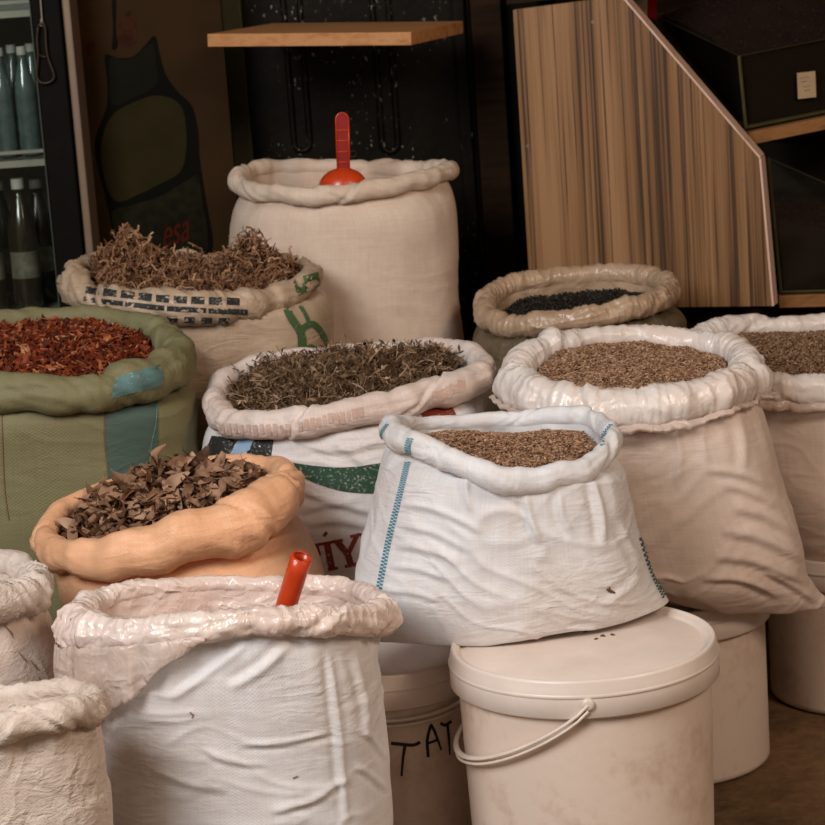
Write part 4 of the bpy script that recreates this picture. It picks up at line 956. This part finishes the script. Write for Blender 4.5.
# stains on plastic
decal('stain', S_j['Gb'], [stroke([(190, 712), (193, 715), (192, 718)], [1.5, 2, 1], 6)], M['stain'], S_j['body'])
decal('stain', S_j['Gb'], [stroke([(293, 778), (298, 776)], 1.6, 4)], M['stain'], S_j['body'])
rs = np.random.default_rng(9)
for x, y in ((2, 600), (4, 625), (18, 652), (30, 660), (38, 676)):
    decal('stain', S_k['Gb'], [stroke([(x, y), (x + 4 + 4 * rs.random(), y + 6 + 3 * rs.random()), (x + 9, y + 10 + 4 * rs.random())], [.6, 2.2, .5], 8, 1)], M['stain'], S_k['body'])

# ================================================================== GOODS IN THE SACKS
seeds('cumin_seed', 'cumin seed heaped in the bulging sack with plastic rim', S_g, M['cumin'], 15000, .0062, .3, .004, .016, seed=1)
seeds('cumin_seed', 'cumin seed in the blue striped white sack', S_f, M['cumin'], 11000, .0062, .26, .018, .012, seed=2, gauss=((-.4, .1, .5, .012),))
seeds('brown_seed', 'fine brown seed in the sack at the right edge', S_h, M['cumin2'], 12000, .0045, .45, .006, .012, seed=3)
seeds('black_seed', 'black seed in the tan plastic lined sack', S_i, M['black_seed'], 7000, .004, .6, .024, .0, seed=4)
# chilli flakes
fl = Fill(S_c, .004, .022, 1.0, .006, seed=5); hp = Heap(); fl.base(hp, .15)
for k in range(10):
    n = 430; T = fl.pts(n) + fl.n * RNG.uniform(-.002, .006, n)[:, None]
    hp.inst(flake(np.random.default_rng(40 + k)), rotm(RNG.uniform(0, 6, n), RNG.normal(0, .6, n), RNG.normal(0, .6, n)), T, RNG.uniform(.008, .019, n), np.clip(RNG.beta(1.8, 2.4, n), 0, 1))
hp.build('chilli_flakes', M['chili'], fl.C, 'red chilli flakes filling the green sack', 'spice')
# dried roots, two heaps
fl = Fill(S_b, .006, .0, 1.05, .012, gauss=((-.56, .05, .34, .064), (.54, .05, .28, .066), (.0, .1, .5, .006)), seed=6); hp = Heap(); fl.base(hp, .05)
for k in range(16):
    n = 150; T = fl.pts(n, .95) + fl.n * RNG.normal(.004, .007, n)[:, None]
    hp.inst(curl(np.random.default_rng(80 + k), 9, .03, .75, 3), rotm(RNG.uniform(0, 6, n), RNG.normal(0, .55, n), RNG.uniform(0, 6, n)), T, RNG.uniform(.03, .075, n), RNG.beta(2, 2.2, n))
hp.build('dried_roots', M['twig'], fl.C, 'tangled brown dried roots in two heaps on the see-through sack', 'herb')
# herb stems
fl = Fill(S_d, .006, .012, 1.05, .008, gauss=((-.2, 0, .6, .012), (.95, 0, .35, -.045)), seed=7); hp = Heap(); fl.base(hp, .08)
for k in range(16):
    n = 170; T = fl.pts(n, .97) + fl.n * RNG.normal(.004, .005, n)[:, None]
    hp.inst(curl(np.random.default_rng(120 + k), 6, .016, .28, 5, True, 4), rotm(RNG.uniform(0, 6, n), RNG.normal(0, .4, n), RNG.uniform(0, 6, n)), T, RNG.uniform(.025, .065, n), RNG.beta(1.6, 2.2, n))
for k in range(6):
    n = 36; T = fl.pts(n, .88) + fl.n * RNG.uniform(.004, .012, n)[:, None]
    hp.inst(curl(np.random.default_rng(220 + k), 7, .009, .2, 1, False, 4), rotm(RNG.uniform(0, 6, n), RNG.normal(0, .25, n), RNG.uniform(0, 6, n)), T, RNG.uniform(.05, .09, n), RNG.uniform(.6, 1, n))
hp.build('dried_herb_stems', M['herb'], fl.C, 'dried herb stems and leaves in the printed white sack', 'herb')
# dry leaves
fl = Fill(S_e, .004, .022, 1.0, .008, gauss=((.1, .2, .5, .015),), seed=8); hp = Heap(); fl.base(hp, .1)
for k in range(14):
    n = 46; T = fl.pts(n, .9) + fl.n * RNG.normal(.006, .006, n)[:, None]
    hp.inst(leafshape(np.random.default_rng(160 + k)), rotm(RNG.uniform(0, 6, n), RNG.normal(-.1, .5, n), RNG.normal(0, .6, n)), T, RNG.uniform(.026, .05, n), RNG.beta(2, 2, n))
hp.build('dry_leaves', M['leaf'], fl.C, 'dry brown leaves heaped in the orange sack', 'herb', True)

# ================================================================== SCOOPS
def scoop_back():
    Y = S_a['Y'] - .02
    top, nk = at(342, 112, Y), at(343.5, 170, Y)
    root = empty('red_scoop', at(343, 186, Y), 'red plastic scoop standing upright in the tall back sack', 'scoop')
    ax = nk - top; L = np.linalg.norm(ax); ax /= L; sx = np.cross(ax, [0, 1, 0]); sx /= np.linalg.norm(sx); ny = np.cross(sx, ax)
    w = 6.8 * Y / F; V = []
    out = [(w * math.cos(t), w - w * math.sin(t)) for t in np.linspace(0, PI, 12)] + [(-w * .96, L), (w * .96, L)]
    MB().prism([top + sx * a + ax * b - ny * .004 for a, b in out], ny * .008).build('handle', M['red_dark'], root, bevel=.0008)
    ring_ = [top + sx * a * .93 + ax * (b * .98 + .001) for a, b in out]; 
    s_ = -1 if (ny[1] > 0) else 1
    MB().tube([q + ny * s_ * .005 for q in ring_ + ring_[:1]], .0014, 6).build('handle_rim', M['red_plastic'], root, True)
    for f in (.31, .49, .68, .86):
        MB().tube([top + ax * L * f + sx * a + ny * s_ * .005 for a in (-w * .95, 0, w * .95)], .0012, 6).build('handle_rib', M['red_plastic'], root, True)
    # bowl: a round shell, open side down
    bc = at(343, 188, Y); R = 22.5 * Y / F; mb = MB(); n = 28
    V, Fc = [], []
    for i in range(9):
        t = i / 8 * PI / 2
        for q in range(n):
            a = 2 * PI * q / n; V.append(bc + np.array([R * math.sin(t) * math.cos(a) * (1 + .06 * math.cos(2 * a)), R * .8 * math.sin(t) * math.sin(a), R * .86 * math.cos(t) - .0]))
    for i in range(8):
        for q in range(n): Fc.append([i * n + q, i * n + (q + 1) % n, (i + 1) * n + (q + 1) % n, (i + 1) * n + q])
    mb.add(V, Fc); ob = mb.build('bowl', M['red_plastic'], root, True)
    m = ob.modifiers.new('shell', 'SOLIDIFY'); m.thickness = .002
    MB().tube([bc + np.array([R * .12, -R * .80 * math.sin(t) - .001, R * .86 * math.cos(t)]) for t in np.linspace(.1, 1.4, 10)], .0016, 6).build('bowl_rib', M['red_plastic'], root, True)
scoop_back()
def scoop_front():
    Y = S_j['Y'] - .005
    a, b = at(301.5, 557, Y - .02), at(288, 600, Y); d = b - a; e = a + d * 3.2
    root = empty('red_scoop', e, 'red tubular scoop handle sticking out of the front sack', 'scoop')
    w = 9.5 * Y / F; D = d / np.linalg.norm(d)
    mb = MB(); mb.tube([a + (e - a) * t for t in np.linspace(0, 1, 12)], w, 20, cap=False)
    ob = mb.build('handle', M['red_plastic'], root, True); m = ob.modifiers.new('wall', 'SOLIDIFY'); m.thickness = .002
    u = np.cross(D, [0, 0, 1.0]); u /= np.linalg.norm(u); v = np.cross(u, D)
    MB().tube([a + (u * math.cos(t) + v * math.sin(t)) * w * .98 for t in np.linspace(0, 2 * PI, 25)], .0013, 6).build('handle_rim', M['red_plastic'], root, True)
    pts = [e + D * s_ for s_ in np.linspace(-.005, .07, 8)]
    MB().tube(pts, [w, w * 1.5, w * 2.2, w * 2.6, w * 2.7, w * 2.5, w * 2, w * 1.0], 20, flat=.5).build('bowl', M['red_plastic'], root, True)
scoop_front()
# crumbs on the front lid
lx, ly, lz = b_front[2][0], b_front[2][1], .381 - .0062
for k, (x, y) in enumerate(((604, 636), (612, 635), (596, 639), (622, 622), (585, 632))):
    q = at_z(x, lz, 3.1)
    d = ray(x, y); tt = (lz - H) / d[2]; q = EYE + d * tt
    v, f = flake(np.random.default_rng(300 + k)); ob = pyd('crumb', v * .010 + q, f, M['brown_dk'], None, False, origin=q)
    props(ob, 'brown crumb lying on the lid of the large front bucket', 'crumb', 'crumbs on the front bucket lid')

# ================================================================== LIGHT AND CAMERA
w = bpy.data.worlds.new('World'); SC.world = w; w.use_nodes = True
w.node_tree.nodes['Background'].inputs[0].default_value = (1.0, .80, .64, 1); w.node_tree.nodes['Background'].inputs[1].default_value = WORLD_S
def area(name, loc, tgt, size, power, col, sy=None):
    l = bpy.data.lights.new(name, 'AREA'); l.energy = power; l.color = col; l.size = size
    if sy: l.shape = 'RECTANGLE'; l.size_y = sy
    o = bpy.data.objects.new(name, l); COL.objects.link(o); o.location = loc
    o.rotation_euler = (Vector(tgt) - Vector(loc)).to_track_quat('-Z', 'Y').to_euler(); return o
area('street_daylight', (-1.6, .85, 2.55), (0.1, 3.4, .4), 1.4, KEY, (.97, .985, 1))
area('shop_lamp', (1.9, 1.6, 2.3), (.3, 3.7, .4), .8, 36, (1, .80, .64))
fp = (fx0 + .25, FY + .18, 1.5)
area('fridge_lamp', fp, (fp[0], fp[1], 0), .2, .8, (.75, .95, 1))
cam = bpy.data.cameras.new('camera'); cam.sensor_width = 36; cam.lens = 36 * F / 825; cam.clip_start = .05
co = bpy.data.objects.new('camera', cam); COL.objects.link(co)
m = Matrix([[CI[0], CJ[0], -FWD[0], 0], [CI[1], CJ[1], -FWD[1], 0], [CI[2], CJ[2], -FWD[2], H], [0, 0, 0, 1]]); co.matrix_world = m
cam.dof.use_dof = True; cam.dof.focus_distance = 3.25; cam.dof.aperture_fstop = 13
SC.camera = co
SC.view_settings.view_transform = 'Standard'; SC.view_settings.look = 'None'; SC.view_settings.exposure = EXPO; SC.view_settings.gamma = 1; SC.view_settings.use_curve_mapping = False
